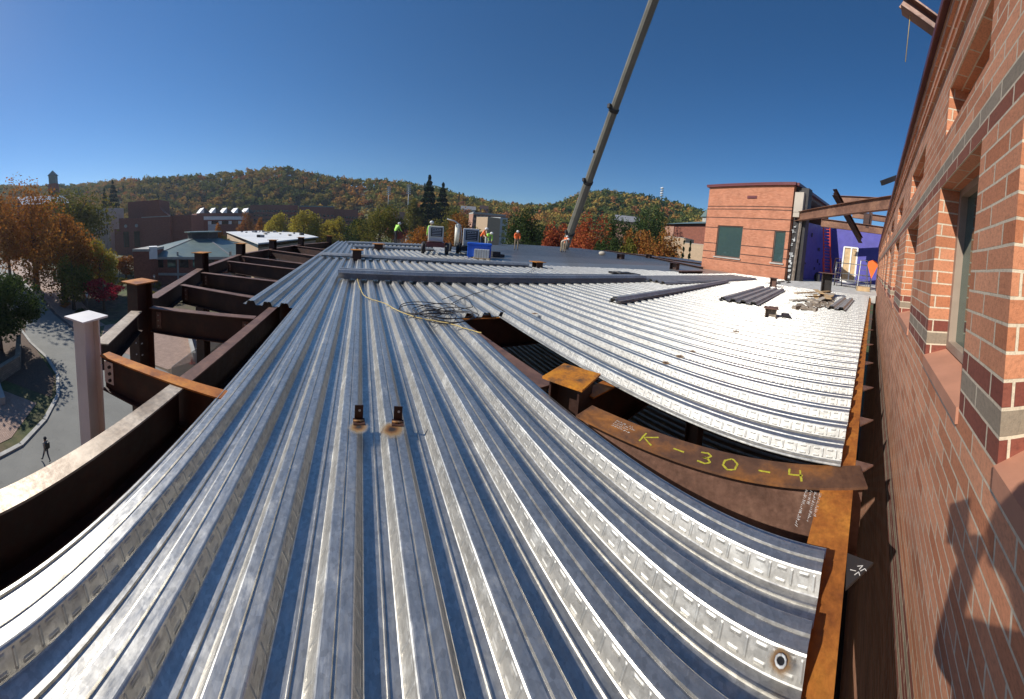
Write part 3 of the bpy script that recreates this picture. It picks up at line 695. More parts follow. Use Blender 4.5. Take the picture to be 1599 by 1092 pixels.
# ================================================================== BRICK BLOCK WITH TWO WINDOWS, VIOLET COURT, RUSTY ROOF BEAMS
def on_line(P, Q, az):
    """point of segment P-Q (plan) seen at azimuth az (degrees)"""
    d = Vector((sin(radians(az)), cos(radians(az)))); P2, e = Vector((P[0],P[1])), Vector((Q[0]-P[0],Q[1]-P[1]))
    t = (P2.x*d.y-P2.y*d.x)/(-(e.x*d.y-e.y*d.x)); return t*e.length
P1, P2 = azel(61.8,0,28.2), azel(77.0,0,23.8)
fd = (P2-P1).xy.normalized(); FL = (P2-P1).xy.length; frz = atan2(fd.y, fd.x)
def hz(az, el):
    s = on_line(P1, P2, az); p = P1.xy + fd*s; return s, 1.4+p.length*tan(radians(el))
bb = thing('brick_block', 'flat-faced orange brick block with two dark windows and a maroon roof edge', 'building', (P1.x,P1.y,0), frz)
wl = [(64.0,68.55),(74.3,76.35)]; ops = []
for a, b in wl:
    sa, z0 = hz(a,-.45); sb, z1 = hz(b,5.4); ops.append((sa,sb,max(z0,1.1) if False else z0,z1))
m = MB(); TOPZ = 7.15
# local x runs to the right along the face; the outside is local -y
def face_open(m, ops, s0, s1, z0, z1, dep=.2):
    ss = sorted({s0,s1,*[o[0] for o in ops],*[o[1] for o in ops]}); zs = sorted({z0,z1,*[o[2] for o in ops],*[o[3] for o in ops]})
    for i in range(len(ss)-1):
        for j in range(len(zs)-1):
            cs, cz = (ss[i]+ss[i+1])/2, (zs[j]+zs[j+1])/2
            if any(o[0] < cs < o[1] and o[2] < cz < o[3] for o in ops): continue
            m.face([(ss[i],0,zs[j]),(ss[i+1],0,zs[j]),(ss[i+1],0,zs[j+1]),(ss[i],0,zs[j+1])])
    for a, b, c, d in ops:
        m.face([(a,0,c),(a,dep,c),(a,dep,d),(a,0,d)]); m.face([(b,0,c),(b,0,d),(b,dep,d),(b,dep,c)])
        m.face([(a,0,d),(a,dep,d),(b,dep,d),(b,0,d)]); m.face([(a,0,c),(b,0,c),(b,dep,c),(a,dep,c)])
SG = 1
# orientation: face direction fd, outward normal must point to the camera
nout = Vector((fd.y,-fd.x)); 
face_open(m, ops, 0, FL-.02, -14, TOPZ)
m.face([(0,0,-14),(0,0,TOPZ),(0,9,TOPZ),(0,9,-14)]); m.face([(FL-.02,0,-14),(FL-.02,.45,-14),(FL-.02,.45,TOPZ),(FL-.02,0,TOPZ)])
m.face([(0,9,-14),(0,9,TOPZ),(FL,9,TOPZ),(FL,9,-14)])
m.build('brick_wall', M['brickfar'], bb)
m = MB(); m.box((FL/2,4.5,TOPZ-.15),(FL-.1,8.9,.2)); m.build('roof', M['roofgrey'], bb)
m = MB(); m.box((FL/2,.05,TOPZ+.10),(FL+.35,.5,.22)); m.box((.05,4.5,TOPZ+.10),(.45,8.9,.22)); m.box((FL/2,-.19,TOPZ+.16),(FL+.4,.05,.06)); m.box((FL+.12,4.0,TOPZ+.10),(.5,8,.22)); m.build('coping', M['maroon'], bb)
for a, b, c, d in ops:
    m = MB(); w_ = .09
    m.box((a+w_/2,.12,(c+d)/2),(w_,.08,d-c)); m.box((b-w_/2,.12,(c+d)/2),(w_,.08,d-c)); m.box(((a+b)/2,.12,d-w_/2),(b-a-2*w_,.08,w_)); m.box(((a+b)/2,.12,c+w_/2),(b-a-2*w_,.08,w_))
    f_ = m.build('window_frame', M['frame'], bb); m = MB(); m.box(((a+b)/2,.14,(c+d)/2),(b-a-.1,.02,d-c-.1)); m.build('pane', M['glass'], f_)
    m = MB(); m.box(((a+b)/2,-.02,c-.06),(b-a+.2,.16,.1)); m.build('sill', M['conc'], bb)
s0, z0 = hz(69.6,10.7); m = MB(); m.box((s0,-.02,z0),(.9,.06,.22)); m.box((s0,-.055,z0),(.7,.02,.1)); m.build('wall_vent', M['maroon'], bb)
# torn-open right end: insulation, block pier and studs
m = MB(); m.box((FL+.55,.75,3.45),(1.0,.7,7.2)); m.build('torn_wall_end', M['dark'], bb)
m = MB(); m.box((FL+.45,.30,5.9),(.72,.5,1.5)); m.box((FL+.35,.25,4.95),(.5,.4,.35)); m.build('pale_block', M['beige'], bb)
m = MB()
for k in range(46): m.box((FL+.06+random.uniform(0,.25),.28+random.uniform(0,.2),.2+random.random()*6.4),(random.uniform(.05,.16),.12,random.uniform(.05,.22)), rz=random.random())
tag(m.build('torn_insulation', M['lightgrey'], bb), kind='stuff')
m = MB(); m.bar((FL+.62,.1,-.1),(FL+.72,.25,4.9),.18,.14); m.build('steel_stud', M['greysteel'], bb)
# slab in front of the court
m = MB(); m.prism([(17.55,5.1),(24.4,5.15),(33,2.4),(33,-4.5),(17.55,-1.15)], -.4, .0)
tag(m.build('court_slab', m_plain('pale_slab', (.55,.54,.50), .8, .3, 2.2, bump=.3)), 'pale dusty floor slab in front of the violet sheathed walls', 'slab')
m = MB()
for k in range(12): m.box((17.9+random.uniform(0,6), 4.9-random.uniform(0,.2)*k*.3, .03), (random.uniform(.3,1.1),.06,.06), rz=random.uniform(-.3,.3))
tag(m.build('edge_debris', M['dark']), 'dark offcuts strewn along the edge of the pale slab', 'scraps', kind='stuff')
# violet membrane walls
A_, B_, C_ = Vector((24.25,5.15)), Vector((32.6,3.0)), Vector((31.6,-4.2))
def vwall(name, a, b, z1a, z1b, label, mat):
    d = (b-a).normalized(); nn = Vector((-d.y, d.x))*.3
    m = MB(); P = [a, b, b+nn, a+nn]
    for (p, q, zp, zq) in ((a,b,z1a,z1b),): m.face([(p.x,p.y,-.1),(q.x,q.y,-.1),(q.x,q.y,zq),(p.x,p.y,zp)])
    m.face([(a.x,a.y,z1a),(b.x,b.y,z1b),((b+nn).x,(b+nn).y,z1b),((a+nn).x,(a+nn).y,z1a)])
    m.face([((b+nn).x,(b+nn).y,-.1),((a+nn).x,(a+nn).y,-.1),((a+nn).x,(a+nn).y,z1a),((b+nn).x,(b+nn).y,z1b)])
    m.face([(b.x,b.y,-.1),((b+nn).x,(b+nn).y,-.1),((b+nn).x,(b+nn).y,z1b),(b.x,b.y,z1b)]); m.face([((a+nn).x,(a+nn).y,-.1),(a.x,a.y,-.1),(a.x,a.y,z1a),((a+nn).x,(a+nn).y,z1a)])
    o = m.build(name, mat); return tag(o, label, 'wall')
vs_ = vwall('sheathed_wall', A_, B_, 4.7, 5.3, 'shaded dark violet sheathed wall running back beside the brick block', M['purple'])
vf_ = vwall('sheathed_wall', B_, C_, 5.3, 5.6, 'sunlit violet sheathed wall at the back of the court, crossed by beam shadows', M['purple'])
m = MB(); 
for k in range(9): 
    t_ = random.uniform(.05,.8); p = A_.lerp(B_, t_) + Vector((-.02,-.05)); m.box((p.x,p.y,random.uniform(1,4.2)),(.16,.03,random.uniform(.15,.4)), rz=atan2((B_-A_).y,(B_-A_).x))
m.build('tape_patch', M['dark'], vs_)
m = MB(); m.bar((33.5,6,5.6),(33,-5,5.9),.4,.5); tag(m.build('parapet', M['white']), 'white parapet strip seen above the violet wall', 'parapet')
def rbeam(a, b, label, h=.6, w=.3, mat=None):
    t = thing('roof_frame_beam', label, 'beam', tuple(a), 0, 'rusty beams over the violet court'); mt = mat or M['brownlit']; dz = Vector((0,0,h/2))
    m = MB(); m.bar(a+dz, b+dz, w, .03); m.build('top_flange', mt, t, world=True)
    m = MB(); m.bar(a, b, .03, h-.06); m.build('web', mt, t, world=True)
    m = MB(); m.bar(a-dz, b-dz, w, .03); m.build('bottom_flange', mt, t, world=True)
mt = m_rust('roof_beam_rust', (.13,.06,.035), (.24,.12,.075), (.36,.19,.11), .8, .7, .1)
rbeam(azel(77.8,8.1,24.3), azel(97,12.9,15.5), 'large rusty beam sloping up from the brick block to the near brick wall', .66, .34, mt)
rbeam(azel(82.5,7.6,25.5), azel(97,7.2,26.5), 'lower rusty beam in front of the violet wall, level', .62, .3, mt)
rbeam(azel(84.3,13.2,22.0), azel(90.0,5.2,25.0), 'dark diagonal brace crossing the two rusty beams', .42, .36, M['brown'])
rbeam(azel(85.0,12.0,27.0), azel(97,12.6,27), 'thin dark-topped beam behind the sloping rusty beam', .6, .3, mt)
rbeam(azel(88.0,9.6,27.5), azel(97,9.3,27.5), 'short beam between the sloping beam and the lower beam', .5, .3, mt)
m = MB(); m.box(azel(90.6,8.8,26.0),(.35,.5,1.2)); m.box(azel(91.3,8.8,26.2),(.3,.3,1.4)); tag(m.build('beam_joint', M['brown']), 'dark upright stub joining the short beams over the court', 'stub post')
# ladders and gear in the court
def ladder(name, base, top, w, mat, label, n=11, cat='ladder', side=None):
    t = thing(name, label, cat, tuple(base)); d = (top-base).normalized(); sd = side or Vector((-d.y, d.x, 0)).normalized() if abs(d.z) < .999 else Vector((0,1,0))
    sd = side if side is not None else sd
    for s in (-1,1):
        m = MB(); m.bar(base+sd*s*w/2, top+sd*s*w/2, .07, .12); m.build('rail', mat, t, world=True)
    for k in range(n):
        p = base.lerp(top, (k+.7)/(n+.4)); m = MB(); m.bar(p-sd*w/2, p+sd*w/2, .05, .05); m.build('rung', mat, t, world=True)
    return t
b0 = azel(84.75,-2.55,30.0); b0.z = .05; t0 = azel(83.6,6.9,29.0)
t = ladder('extension_ladder', b0, t0, .62, M['red'], 'tall red extension ladder leaning on the violet wall', 17, side=Vector((.1,-.99,0)))
m = MB(); q = b0.lerp(t0,.42)
for s in (-1,1): m.bar(b0+Vector((-.12,s*.36,0)), q+Vector((-.12,s*.36,0)), .09, .14)
m.build('lower_section', M['red'], t, world=True)
def stepladder(c, h, w, rz, label, mat):
    t = thing('stepladder', label, 'stepladder', c, rz, 'stepladders in the court')
    for s in (-1,1):
        m = MB(); m.bar((s*w/2,-.45,0),(s*w*.32,0,h),.03,.07); m.build('front_rail', mat, t); m = MB(); m.bar((s*w/2,.45,0),(s*w*.32,.03,h),.03,.05); m.build('rear_rail', mat, t)
    for k in range(5):
        f = (k+1)/6; m = MB(); m.box((0,-.45*(1-f),h*f),(w*(1-.36*f),.08,.03)); m.build('step', mat, t)
    m = MB(); m.box((0,0,h),(w*.7,.2,.04)); m.build('top_cap', mat, t)
g = azel(86.3,-2.6,23.5); stepladder((g.x,g.y,0.01), 2.0, .6, 1.2, 'dark stepladder standing left of the leaning board', M['brown'])
g = azel(91.0,-2.6,21.5); stepladder((g.x,g.y,0.01), 2.0, .7, 1.7, 'grey stepladder in front of the sunlit violet wall', M['alu'])
t = thing('scaffold_frame', 'low metal scaffold frame with guard rails between the two stepladders', 'scaffold', tuple(azel(88,-2,23)))
a = azel(86.0,-2.6,23); a.z = 0.01; b = azel(92.6,-2.6,22.2); b.z = .01
for p in (a, b, a+Vector((1,0,0)), b+Vector((1,0,0))):
    m = MB(); m.tube([p, p+Vector((0,0,1.75))], .025, 6); m.build('post', M['alu'], t, world=True)
for z in (.95,1.7):
    for dx in (0,1):
        m = MB(); m.tube([a+Vector((dx,0,z)), b+Vector((dx,0,z))], .022, 6); m.build('rail', M['alu'], t, world=True)
m = MB(); m.bar(a+Vector((.5,0,.5)), b+Vector((.5,0,.5)), 1.0, .05); m.build('platform', M['alu'], t, world=True)
t = thing('framed_board', 'white-framed wooden window board leaning against the violet wall', 'board', tuple(azel(88.2,-1.6,26)))
a = azel(87.1,-1.9,26.5); b = azel(89.6,-1.9,26.5); a.z = b.z = .25; up = Vector((.55,0,2.9))
m = MB(); m.face([a, b, b+up, a+up]); m.face([a+Vector((.06,0,0)), a+up+Vector((.06,0,0)), b+up+Vector((.06,0,0)), b+Vector((.06,0,0))]); m.build('board', M['wood'], t, world=True)
for p, q in ((a,b),(b,b+up),(b+up,a+up),(a+up,a),(a.lerp(b,.55),a.lerp(b,.55)+up)):
    m = MB(); m.bar(p+Vector((-.04,0,0)), q+Vector((-.04,0,0)), .12, .12); m.build('frame_rail', M['white'], t, world=True)
# orange pennant-shaped sign hanging point down
c = azel(92.6,.5,21); m = MB(); prof = [(0,-.75),(-.33,.12),(-.3,.38),(0,.52),(.3,.38),(.33,.12)]
F = [Vector((c.x, c.y+p[0], c.z+p[1])) for p in prof]; m.face(F[::-1]); m.face([f+Vector((.03,0,0)) for f in F])
for i in range(6): m.face([F[i], F[(i+1)%6], F[(i+1)%6]+Vector((.03,0,0)), F[i]+Vector((.03,0,0))])
tag(m.build('hanging_flag', M['orange']), 'bright orange rounded marker hanging point down before the violet wall', 'marker')
m = MB(); m.tube([azel(79.6,-2.2,25), azel(79.0,4.8,26)], .03, 6); tag(m.build('leaning_pole', M['lightgrey']), 'thin grey pole leaning on the dark violet wall', 'pole')
g = azel(91.3,-3.1,20.5); m = MB(); m.box((g.x,g.y,.14),(.45,.8,.26),rz=.2); m.box((g.x,g.y,.285),(.47,.82,.03),rz=.2); tag(m.build('cardboard_box', M['wood']), 'tan cardboard box on the pale slab by the near brick wall', 'box')
m = MB(); m.sphere((26.8,3.4,.35),.5,8,sc=(.7,.5,.8)); m.box((26.4,3.3,.3),(.5,.3,.6),rz=.4); tag(m.build('rubble_sack', M['darkcloth']), 'dark sack at the foot of the shaded violet wall', 'sack')
# stub posts on the bright deck
g = on_z(1278,462,0)
hcolumn('stub_column', (g.x,g.y-.3), 'dark stub column with tan cap plate standing on the bright deck near the court', 1.05, .42, .2, z0=-.1, group=None, cap=.75, mat=M['dark'], capmat=M['brownlit'])
g = on_z(1203,494,0)
hcolumn('stub_column', (g.x,g.y), 'short stub with rusty cap in the middle of the bright deck', .20, .26, .25, z0=-.1, group=None, cap=.36, mat=M['greysteel'], capmat=M['brownlit'])
m = MB(); m.box((g.x+.28,g.y-.32,.03),(.4,.2,.05),rz=.3); tag(m.build('offcut_block', M['dark']), 'small dark block lying beside the rusty-capped stub', 'block')
g = on_z(839,417,0); hcolumn('stub_column', (g.x,g.y), 'short stub with rusty cap at the end of the second panel stack', .22, .34, .1, z0=-.1, group=None, cap=.55, mat=M['brown'], capmat=M['rust_cap'])
g = on_z(557,404,0); hcolumn('stub_column', (g.x,g.y), 'dark stub with rusty cap rising through the second panel stack on the left', .36, .34, .1, z0=-.1, group=None, cap=.5, mat=M['brown'], capmat=M['rust_cap'])
g = on_z(591,389,0); hcolumn('stub_column', (g.x,g.y), 'small dark stub standing on the far left deck', .30, .45, .1, z0=-.1, group=None, cap=.7, mat=M['brown'], capmat=M['rust_cap'])
g = on_z(1207,448,0); hcolumn('stub_column', (g.x,g.y), 'little rusty stub on the deck before the brick block', .45, .3, .1, z0=-.1, group=None, cap=.4, mat=M['brownlit'], capmat=M['brownlit'])
for px,py,lab in ((969,404,'dark stub pair on the dark decking'),(1013,403,'second dark stub further right on the dark decking'),(1053,420,'large dark stub at the corner of the bright deck'),(1022,393,'low dark stub near the far edge below the autumn trees')):
    g = on_z(px,py,0); hcolumn('stub_column', (g.x,g.y), lab, .42, .5, .1, z0=-.1, group=None, cap=.8, mat=M['brown'], capmat=M['brown'])
g = on_z(940,399,0); m = MB(); m.sphere((g.x,g.y,.22),.36,8,sc=(1,1,.6)); tag(m.build('plastic_drum_lid', M['beige']), 'small pale rounded lid on the dark decking', 'lid')
# far roof-frame girders at the right end of the dark decking
for (p, q, lab) in (((945,391),(1098,412),'long rusty girder along the far edge below the autumn trees'),((1000,398),(1098,418),'second rusty girder parallel to the far edge'),((1060,424),(1097,424),'short dark girder by the corner of the brick block')):
    a, b = on_z(*p,.1), on_z(*q,.1); ibeam('girder', a.xy, b.xy, lab, .4, .6, .14, [M['brownlit'],M['brown']])
for (px,lab) in ((513,'a'),(555,'b'),(592,'c'),(627,'d'),(688,'e')):
    pass

# ================================================================== STACKS OF SPARE PANELS
def stack(a, b, label, layers=5, w=.62, mats=None, rows=1, h=.028, lift=.0):
    """bundle of nested deck panels lying across the flutes from a to b (plan)"""
    a, b = Vector((a[0],a[1])), Vector((b[0],b[1])); L = (b-a).length; rz = atan2((b-a).y,(b-a).x)
    t = thing('panel_stack', label, 'stack', (a.x,a.y,.004+lift), rz, 'stacks of spare deck panels')
    mats = mats or [M['galv'], M['galv']]
    for k in range(layers):
        m = MB(); j = random.uniform(-.05,.05); z = .078+k*h
        n = max(1, int(round(w/PITCH)))
        for r in range(n):
            P = [(r*PITCH+p, q) for p, q in (PROF if r == 0 else PROF[1:])]
            for (y0,z0),(y1,z1) in zip(P[:-1],P[1:]):
                m.face([(j,y0-w/2,z+z0),(L+j,y0-w/2,z+z0),(L+j,y1-w/2,z+z1),(j,y1-w/2,z+z1)]); m.face([(j,y1-w/2,z+z1-.002),(L+j,y1-w/2,z+z1-.002),(L+j,y0-w/2,z+z0-.002),(j,y0-w/2,z+z0-.002)])
        m.build('spare_panel', mats, t)
    return t
gp = [m_galv('galvanised_stack', tone=.75, rough=.42)]*2; gd = [m_galv('galvanised_stack_dark', tone=.8, rough=.5)]*2
stack((-.55,8.45), (9.9,7.95), 'long stack of grey deck panels lying across the deck, nearest and longest', 6, .61, gp)
stack((-1.75,14.0), (7.15,12.25), 'second long stack of grey deck panels, ending at the rusty-capped stub', 3, .61, gp)
stack((-.4,20.2), (4.6,19.6), 'third untidy stack of panels far left, before the green-vested worker', 3, .9, gp)
stack((-1.0,24.5), (5.2,23.6), 'farthest stack of panels at the left end of the deck', 3, .9, gp)
stack((5.35,5.1), (14.6,6.35), 'single dark panel bundle lying slanted on the bright deck', 3, .40, gd)
stack((10.1,7.75), (19.5,7.2), 'wide dark stack of panels end to end with the long grey stack', 2, 1.9, gd)
stack((8.75,3.35), (14.4,3.85), 'wide dark stack of short panels in the middle of the bright deck', 2, 1.25, gd)
stack((10.3,.55), (14.0,.30), 'small stack of dark channels beside the near brick wall', 2, .61, gd)
# timber and scraps
g = on_z(1270,468,0); t = thing('timber_pile', 'pile of raw timber offcuts on the bright deck near the brick wall', 'timber', (g.x,g.y,0.0))
for k in range(9):
    m = MB(); m.bar((random.uniform(-1.8,.2),random.uniform(-.7,.7),.04+k*.03),(random.uniform(.6,2.2),random.uniform(-.9,.5),.05+k*.03),random.uniform(.1,.25),.03); m.build('board', M['wood'] if k%3 else M['beige'], t)
g = on_z(1275,476,0); m = MB()
for k in range(22): m.box((g.x+random.uniform(-1.6,1.4),g.y+random.uniform(-.55,.45),.04),(random.uniform(.1,.5),random.uniform(.05,.2),random.uniform(.03,.12)),rz=random.random()*3)
tag(m.build('scrap_pile', M['greysteel']), 'grey metal scraps in front of the raw timber pile', 'scraps', kind='stuff')
g = on_z(968,429,0); m = MB()
for k in range(9): m.box((g.x+random.uniform(-.7,.8),g.y+random.uniform(-.35,.3),.06),(random.uniform(.25,.6),random.uniform(.12,.3),random.uniform(.06,.14)),rz=random.random()*3)
tag(m.build('tool_bag', M['dark'], bevel=.02), 'dark heap of tools and gloves on the bright deck beyond the long stack', 'tool bag')
# ================================================================== SMALL THINGS ON THE DECK
def clip(x, y, label, s=1, rz=0.0):
    t = thing('steel_clip', label, 'bracket', (x,y,0.001), rz, 'rusty clips on the near deck')
    m = MB(); m.box((0,0,.055),(.062,.006,.105)); a = m.build('upright', M['brown'], t)
    m = MB(); m.box((0,-.035,.004),(.085,.075,.006)); m.build('foot', M['brown'], t)
    m = MB(); m.cyl((.005,-.0045,.07),.009,.003,12,axis=(0,1,0)); m.build('bolt_hole', M['lightgrey'], a)
    m = MB(); m.tube([(-.04,-.03,.01),(-.01,-.045,.013),(.035,-.03,.01)], [.006,.009,.005], 6); m.build('weld_bead', M['burn'], t)
    return t
c_ = on_z(560,655,0); clip(c_.x, c_.y, 'left one of two rusty angle clips welded to the near deck', rz=.08)
c_ = on_z(621,657,0); clip(c_.x, c_.y, 'right one of two rusty angle clips welded to the near deck', rz=-.12)
def stain(px, py, r, label, hole=False, z=.0):
    c = on_z(px, py, z); n = 22; m = MB(); ph = [random.uniform(.55,1.1) for _ in range(n)]
    a_ = N('burn_stain'); g = a_.n('TexCoord').outputs['Object']; ln = a_.n('VectorMath', operation='LENGTH'); a_.l(g, ln.inputs[0])
    d = a_.math('ADD', a_.math('DIVIDE', ln.outputs['Value'], r), a_.math('MULTIPLY', a_.math('SUBTRACT', a_.noise(18/r*.05, g, 5, .7), .5), .7))
    col = a_.ramp(d, [(.15,(.03,.022,.02)),(.35,(.20,.09,.03)),(.6,(.38,.24,.11)),(.9,(.55,.50,.42))]); alpha = a_.ramp(d, [(.5,.92),(.95,0.0)])
    mt_ = a_.bsdf(col, .7, .2, None, Alpha=alpha)
    m.face([(r*cos(2*pi*k/n), r*sin(2*pi*k/n), 0) for k in range(n)]); o = m.build('weld_burn', mt_); o.location = (c.x, c.y, z+.0025)
    tag(o, label, 'burn mark', 'weld burns on the deck')
    if hole:
        m = MB(); m.tube([(.018*cos(t),.018*sin(t),.003) for t in [k*pi/5 for k in range(11)]], .0045, 6); m.build('melted_ring', M['lightgrey'], o)
        m = MB(); m.cyl((0,0,.0015),.014,.002,14); m.build('hole', M['black'], o)
stain(1219,1035,.055,'dark weld burn with a small hole at the near right corner of the deck', True)
for px,py,r,lab in ((1040,567,.07,'brown weld burn on the right deck, nearest of three in a row'),(1062,557,.08,'brown weld burn on the right deck, middle of three in a row'),(1082,549,.06,'brown weld burn on the right deck, farthest of three in a row'),
    (560,668,.08,'rusty smear under the left angle clip'),(612,672,.10,'rusty smear beside the right angle clip'),(1150,518,.1,'faint weld burn further out on the bright deck'),(835,490,.08,'faint weld burn left of the bright deck middle')):
    stain(px,py,r,lab)
def rope(name, pts, r, mat, label, cat, z=.012, wig=.0):
    P = [on_z(px,py,0)+Vector((0,0,z)) for px, py in pts]; Q = []
    for i in range(len(P)-1):
        p0, p1, p2, p3 = P[max(i-1,0)], P[i], P[i+1], P[min(i+2,len(P)-1)]
        for k in range(8):
            t = k/8; q = .5*((2*p1)+(p2-p0)*t+(2*p0-5*p1+4*p2-p3)*t*t+(3*p1-p0-3*p2+p3)*t**3); q = q+Vector((random.uniform(-wig,wig),random.uniform(-wig,wig),random.uniform(0,wig))); q.z = max(q.z, z); Q.append(q)
    Q.append(P[-1]); m = MB(); m.tube(Q, r, 6); return tag(m.build(name, mat), label, cat)
rope('rope', [(556,430),(559,440),(563,452),(568,462),(578,468),(600,475),(622,487),(650,497),(680,503),(705,508),(730,516),(752,522)], .008, M['rope'], 'yellow rope trailing from the long panel stack across the near deck', 'rope', wig=.006)
# black cable heap with loops
m = MB(); cc = on_z(682,492,0); Q = []
for k in range(240):
    t = k/240*2*pi*7.3; rr_ = .30+.12*sin(t*.37)+.08*sin(t*1.3+1)
    Q.append(Vector((cc.x+.15*sin(t*.11)+rr_*1.25*cos(t), cc.y+.25*cos(t*.17)+rr_*.95*sin(t), .014+.02*(1+sin(t*2.1)))))
m.tube(Q, .008, 5)
for px0, pts in ((0, [(645,500),(652,486),(668,480),(690,484),(708,492)]),(1,[(690,470),(712,463),(732,470),(738,482),(716,486)])):
    P = [on_z(a,b,0)+Vector((0,0,.03)) for a,b in pts]; m.tube(P, .008, 5)
tag(m.build('cable_heap', M['cable']), 'tangled heap of black cable on the deck beyond the clips', 'cable')
rope('cable', [(705,476),(735,462),(770,452),(800,440),(822,428),(834,420)], .009, M['cable'], 'single black cable running from the heap to the rusty-capped stub', 'cable', z=.02)

def box_machine(px0, px1, pytop, pybot, D, depth, name, label, cat):
    a = at_d(px0, pybot, D); b = at_d(px1, pybot, D); top = at_d((px0+px1)/2, pytop, D).z; c = (a+b)/2; w_ = (b-a).xy.length; rz = atan2((b-a).y,(b-a).x)
    return thing(name, label, cat, (c.x,c.y,0), rz), w_, top, a.z
# welder on a cart (left)
def welder(px0, px1, py0, py1, D, label, mat, cartmat, wheels=True):
    t, w_, top, zb = box_machine(px0, px1, py0, py1, D, 1.2, 'welding_generator', label, 'generator')
    h = top-zb; m = MB(); m.box((0,.6,zb+h/2),(w_,1.3,h)); m.build('housing', mat, t, bevel=.04)
    m = MB(); m.box((.04,-.055,zb+h*.62),(w_*.74,.02,h*.55)); p_ = m.build('control_panel', M['dark'], t)
    m = MB()
    for k in range(5): m.box((.04,-.072,zb+h*(.42+.1*k)),(w_*.6,.012,.03))
    for k in range(4): m.cyl((-w_*.22+k*w_*.16,-.075,zb+h*.8),.03,.02,10,axis=(0,1,0))
    m.build('dials', M['lightgrey'], p_)
    m = MB(); m.box((0,-.06,zb+h*.14),(w_*.86,.02,h*.16)); m.build('label_strip', M['lightgrey'], t)
    m = MB(); m.box((0,.6,zb-.12),(w_*1.15,1.6,.18)); m.bar((-w_*.6,-.3,zb-.18),(w_*.6,-.3,zb-.18),.1,.2); m.build('cart_frame', cartmat, t)
    for sx in (-1,1):
        for sy in (.0,1.2):
            m = MB(); m.tube([(sx*w_*.78-.09,sy,.30),(sx*w_*.78+.09,sy,.30)], .30, 18); wh = m.build('wheel', M['black'], t)
            m = MB(); m.tube([(sx*w_*.78-.10,sy,.30),(sx*w_*.78+.10,sy,.30)], .13, 12); m.build('rim', cartmat, wh)
    return t
welder(668,692,353,377,17.6,'cream welding generator on a dark red wheeled cart, left of the blue box', M['cream'], M['maroon'])
t = welder(722,747,357,384,19.0,'pale grey welding generator behind the blue box', M['lightgrey'], M['dark'])
g = at_d(713,380,20.5); t = thing('gas_trolley', 'dark wheeled trolley with white tank beside the grey generator', 'trolley', (g.x,g.y,0))
m = MB(); m.cyl((0,0,1.0),.16,1.3,14); m.sphere((0,0,1.65),.16,8); m.build('tank', M['cream'], t)
m = MB(); m.tube([(.28,0,.3),(.28,0,1.2),(.2,0,1.7),(-.2,.05,1.95),(-.7,.1,2.05)], .04, 6); m.build('handle', M['lightgrey'], t)
for s in (-1,1): m = MB(); m.tube([(-.1+s*.35-.06,0,.28),(-.1+s*.35+.06,0,.28)], .28, 16); m.build('wheel', M['black'], t)
# blue job box
t, w_, top, zb = box_machine(729, 766, 380, 403, 16.6, .8, 'job_box', 'bright blue steel tool chest on the deck', 'tool chest')
top = max(top, .75)
m = MB(); m.box((0,.35,top*.46),(w_,.8,top*.80)); m.build('body', M['blue'], t, bevel=.02)
m = MB(); m.box((0,.35,top*.93),(w_*1.04,.86,top*.14)); m.build('lid', M['blue'], t, bevel=.02)
for s in (-1,1): m = MB(); m.box((s*w_*.4,.35,.03),(.12,.8,.08)); m.build('skid', M['blue'], t)
g = on_z(752,404,0); t = thing('panel_offcuts', 'small pallet of light grey blocks in front of the blue chest', 'pallet', (g.x,g.y,0.0),-.45)
for k in range(6): m = MB(); m.box((-.33+.13*k,0,.26),(.115,.5,.44)); m.build('block', M['lightgrey'], t, bevel=.008)
m = MB(); m.box((0,0,.02),(.9,.55,.05)); m.build('pallet_base', M['wood'], t)
g = on_z(773,401,0); m = MB(); m.box((g.x,g.y,.15),(.5,.4,.3)); m.box((g.x+.35,g.y-.1,.08),(.3,.3,.16)); tag(m.build('crate', M['darkcloth'], bevel=.02), 'low dark crate right of the blue chest', 'crate')

# ================================================================== CRANE
cr = thing('mobile_crane', 'tall dark telescopic crane boom leaning right over the deck', 'crane', tuple(azel(36.0,-17,44)))
B0, B1 = azel(36.75,-2.2,41.5), azel(48.6,37.3,24.5)
BD = (B1-B0); BL = BD.length; bd = BD.normalized()
Bb = B0 - bd*13; pts_ = [(-13, .0), (.33*BL*.3, .0)]
cuts = [(-13,.115*BL,.54,.51),(.10*BL,.385*BL,.50,.46),(.375*BL,.675*BL,.45,.41),(.665*BL,1.12*BL,.40,.36)]
for i,(a,b,r0,r1) in enumerate(cuts):
    m = MB(); m.tube([B0+bd*a, B0+bd*b], [r0,r1*1.02], 10); o = m.build('boom_section', M['boom'], cr, world=True)
    for p in o.data.polygons: p.use_smooth = False
    if i: m = MB(); m.tube([B0+bd*(a+.2), B0+bd*(a+.55)], r0*1.2, 10); m.box(B0+bd*(a+.4)+Vector((-.6,0,.1)),(.3,.3,.35)); m.build('collar', M['dark'], cr, world=True)
m = MB(); m.tube([B0+bd*(.5*BL)+Vector((-.5,0,.3)), B0+bd*(.51*BL)+Vector((-.55,0,.3))], .1, 8); m.build('boom_light', M['dark'], cr, world=True)
m = MB(); m.tube([B0-bd*12+Vector((.1,-.3,.75)), B0+bd*BL*1.1+Vector((.1,-.2,.5))], .02, 5); m.build('hoist_rope', M['dark'], cr, world=True)
m = MB(); cb = B0-bd*12; m.box((cb.x,cb.y,-11.2),(3.2,6,2.2)); m.box((cb.x+2.1,cb.y,-10.6),(1.2,2,1.8)); m.build('turntable', M['boom'], cr, world=True)
m = MB(); m.box((cb.x,cb.y,-12.8),(3,12,1.0)); m.build('carrier', M['boom'], cr, world=True)

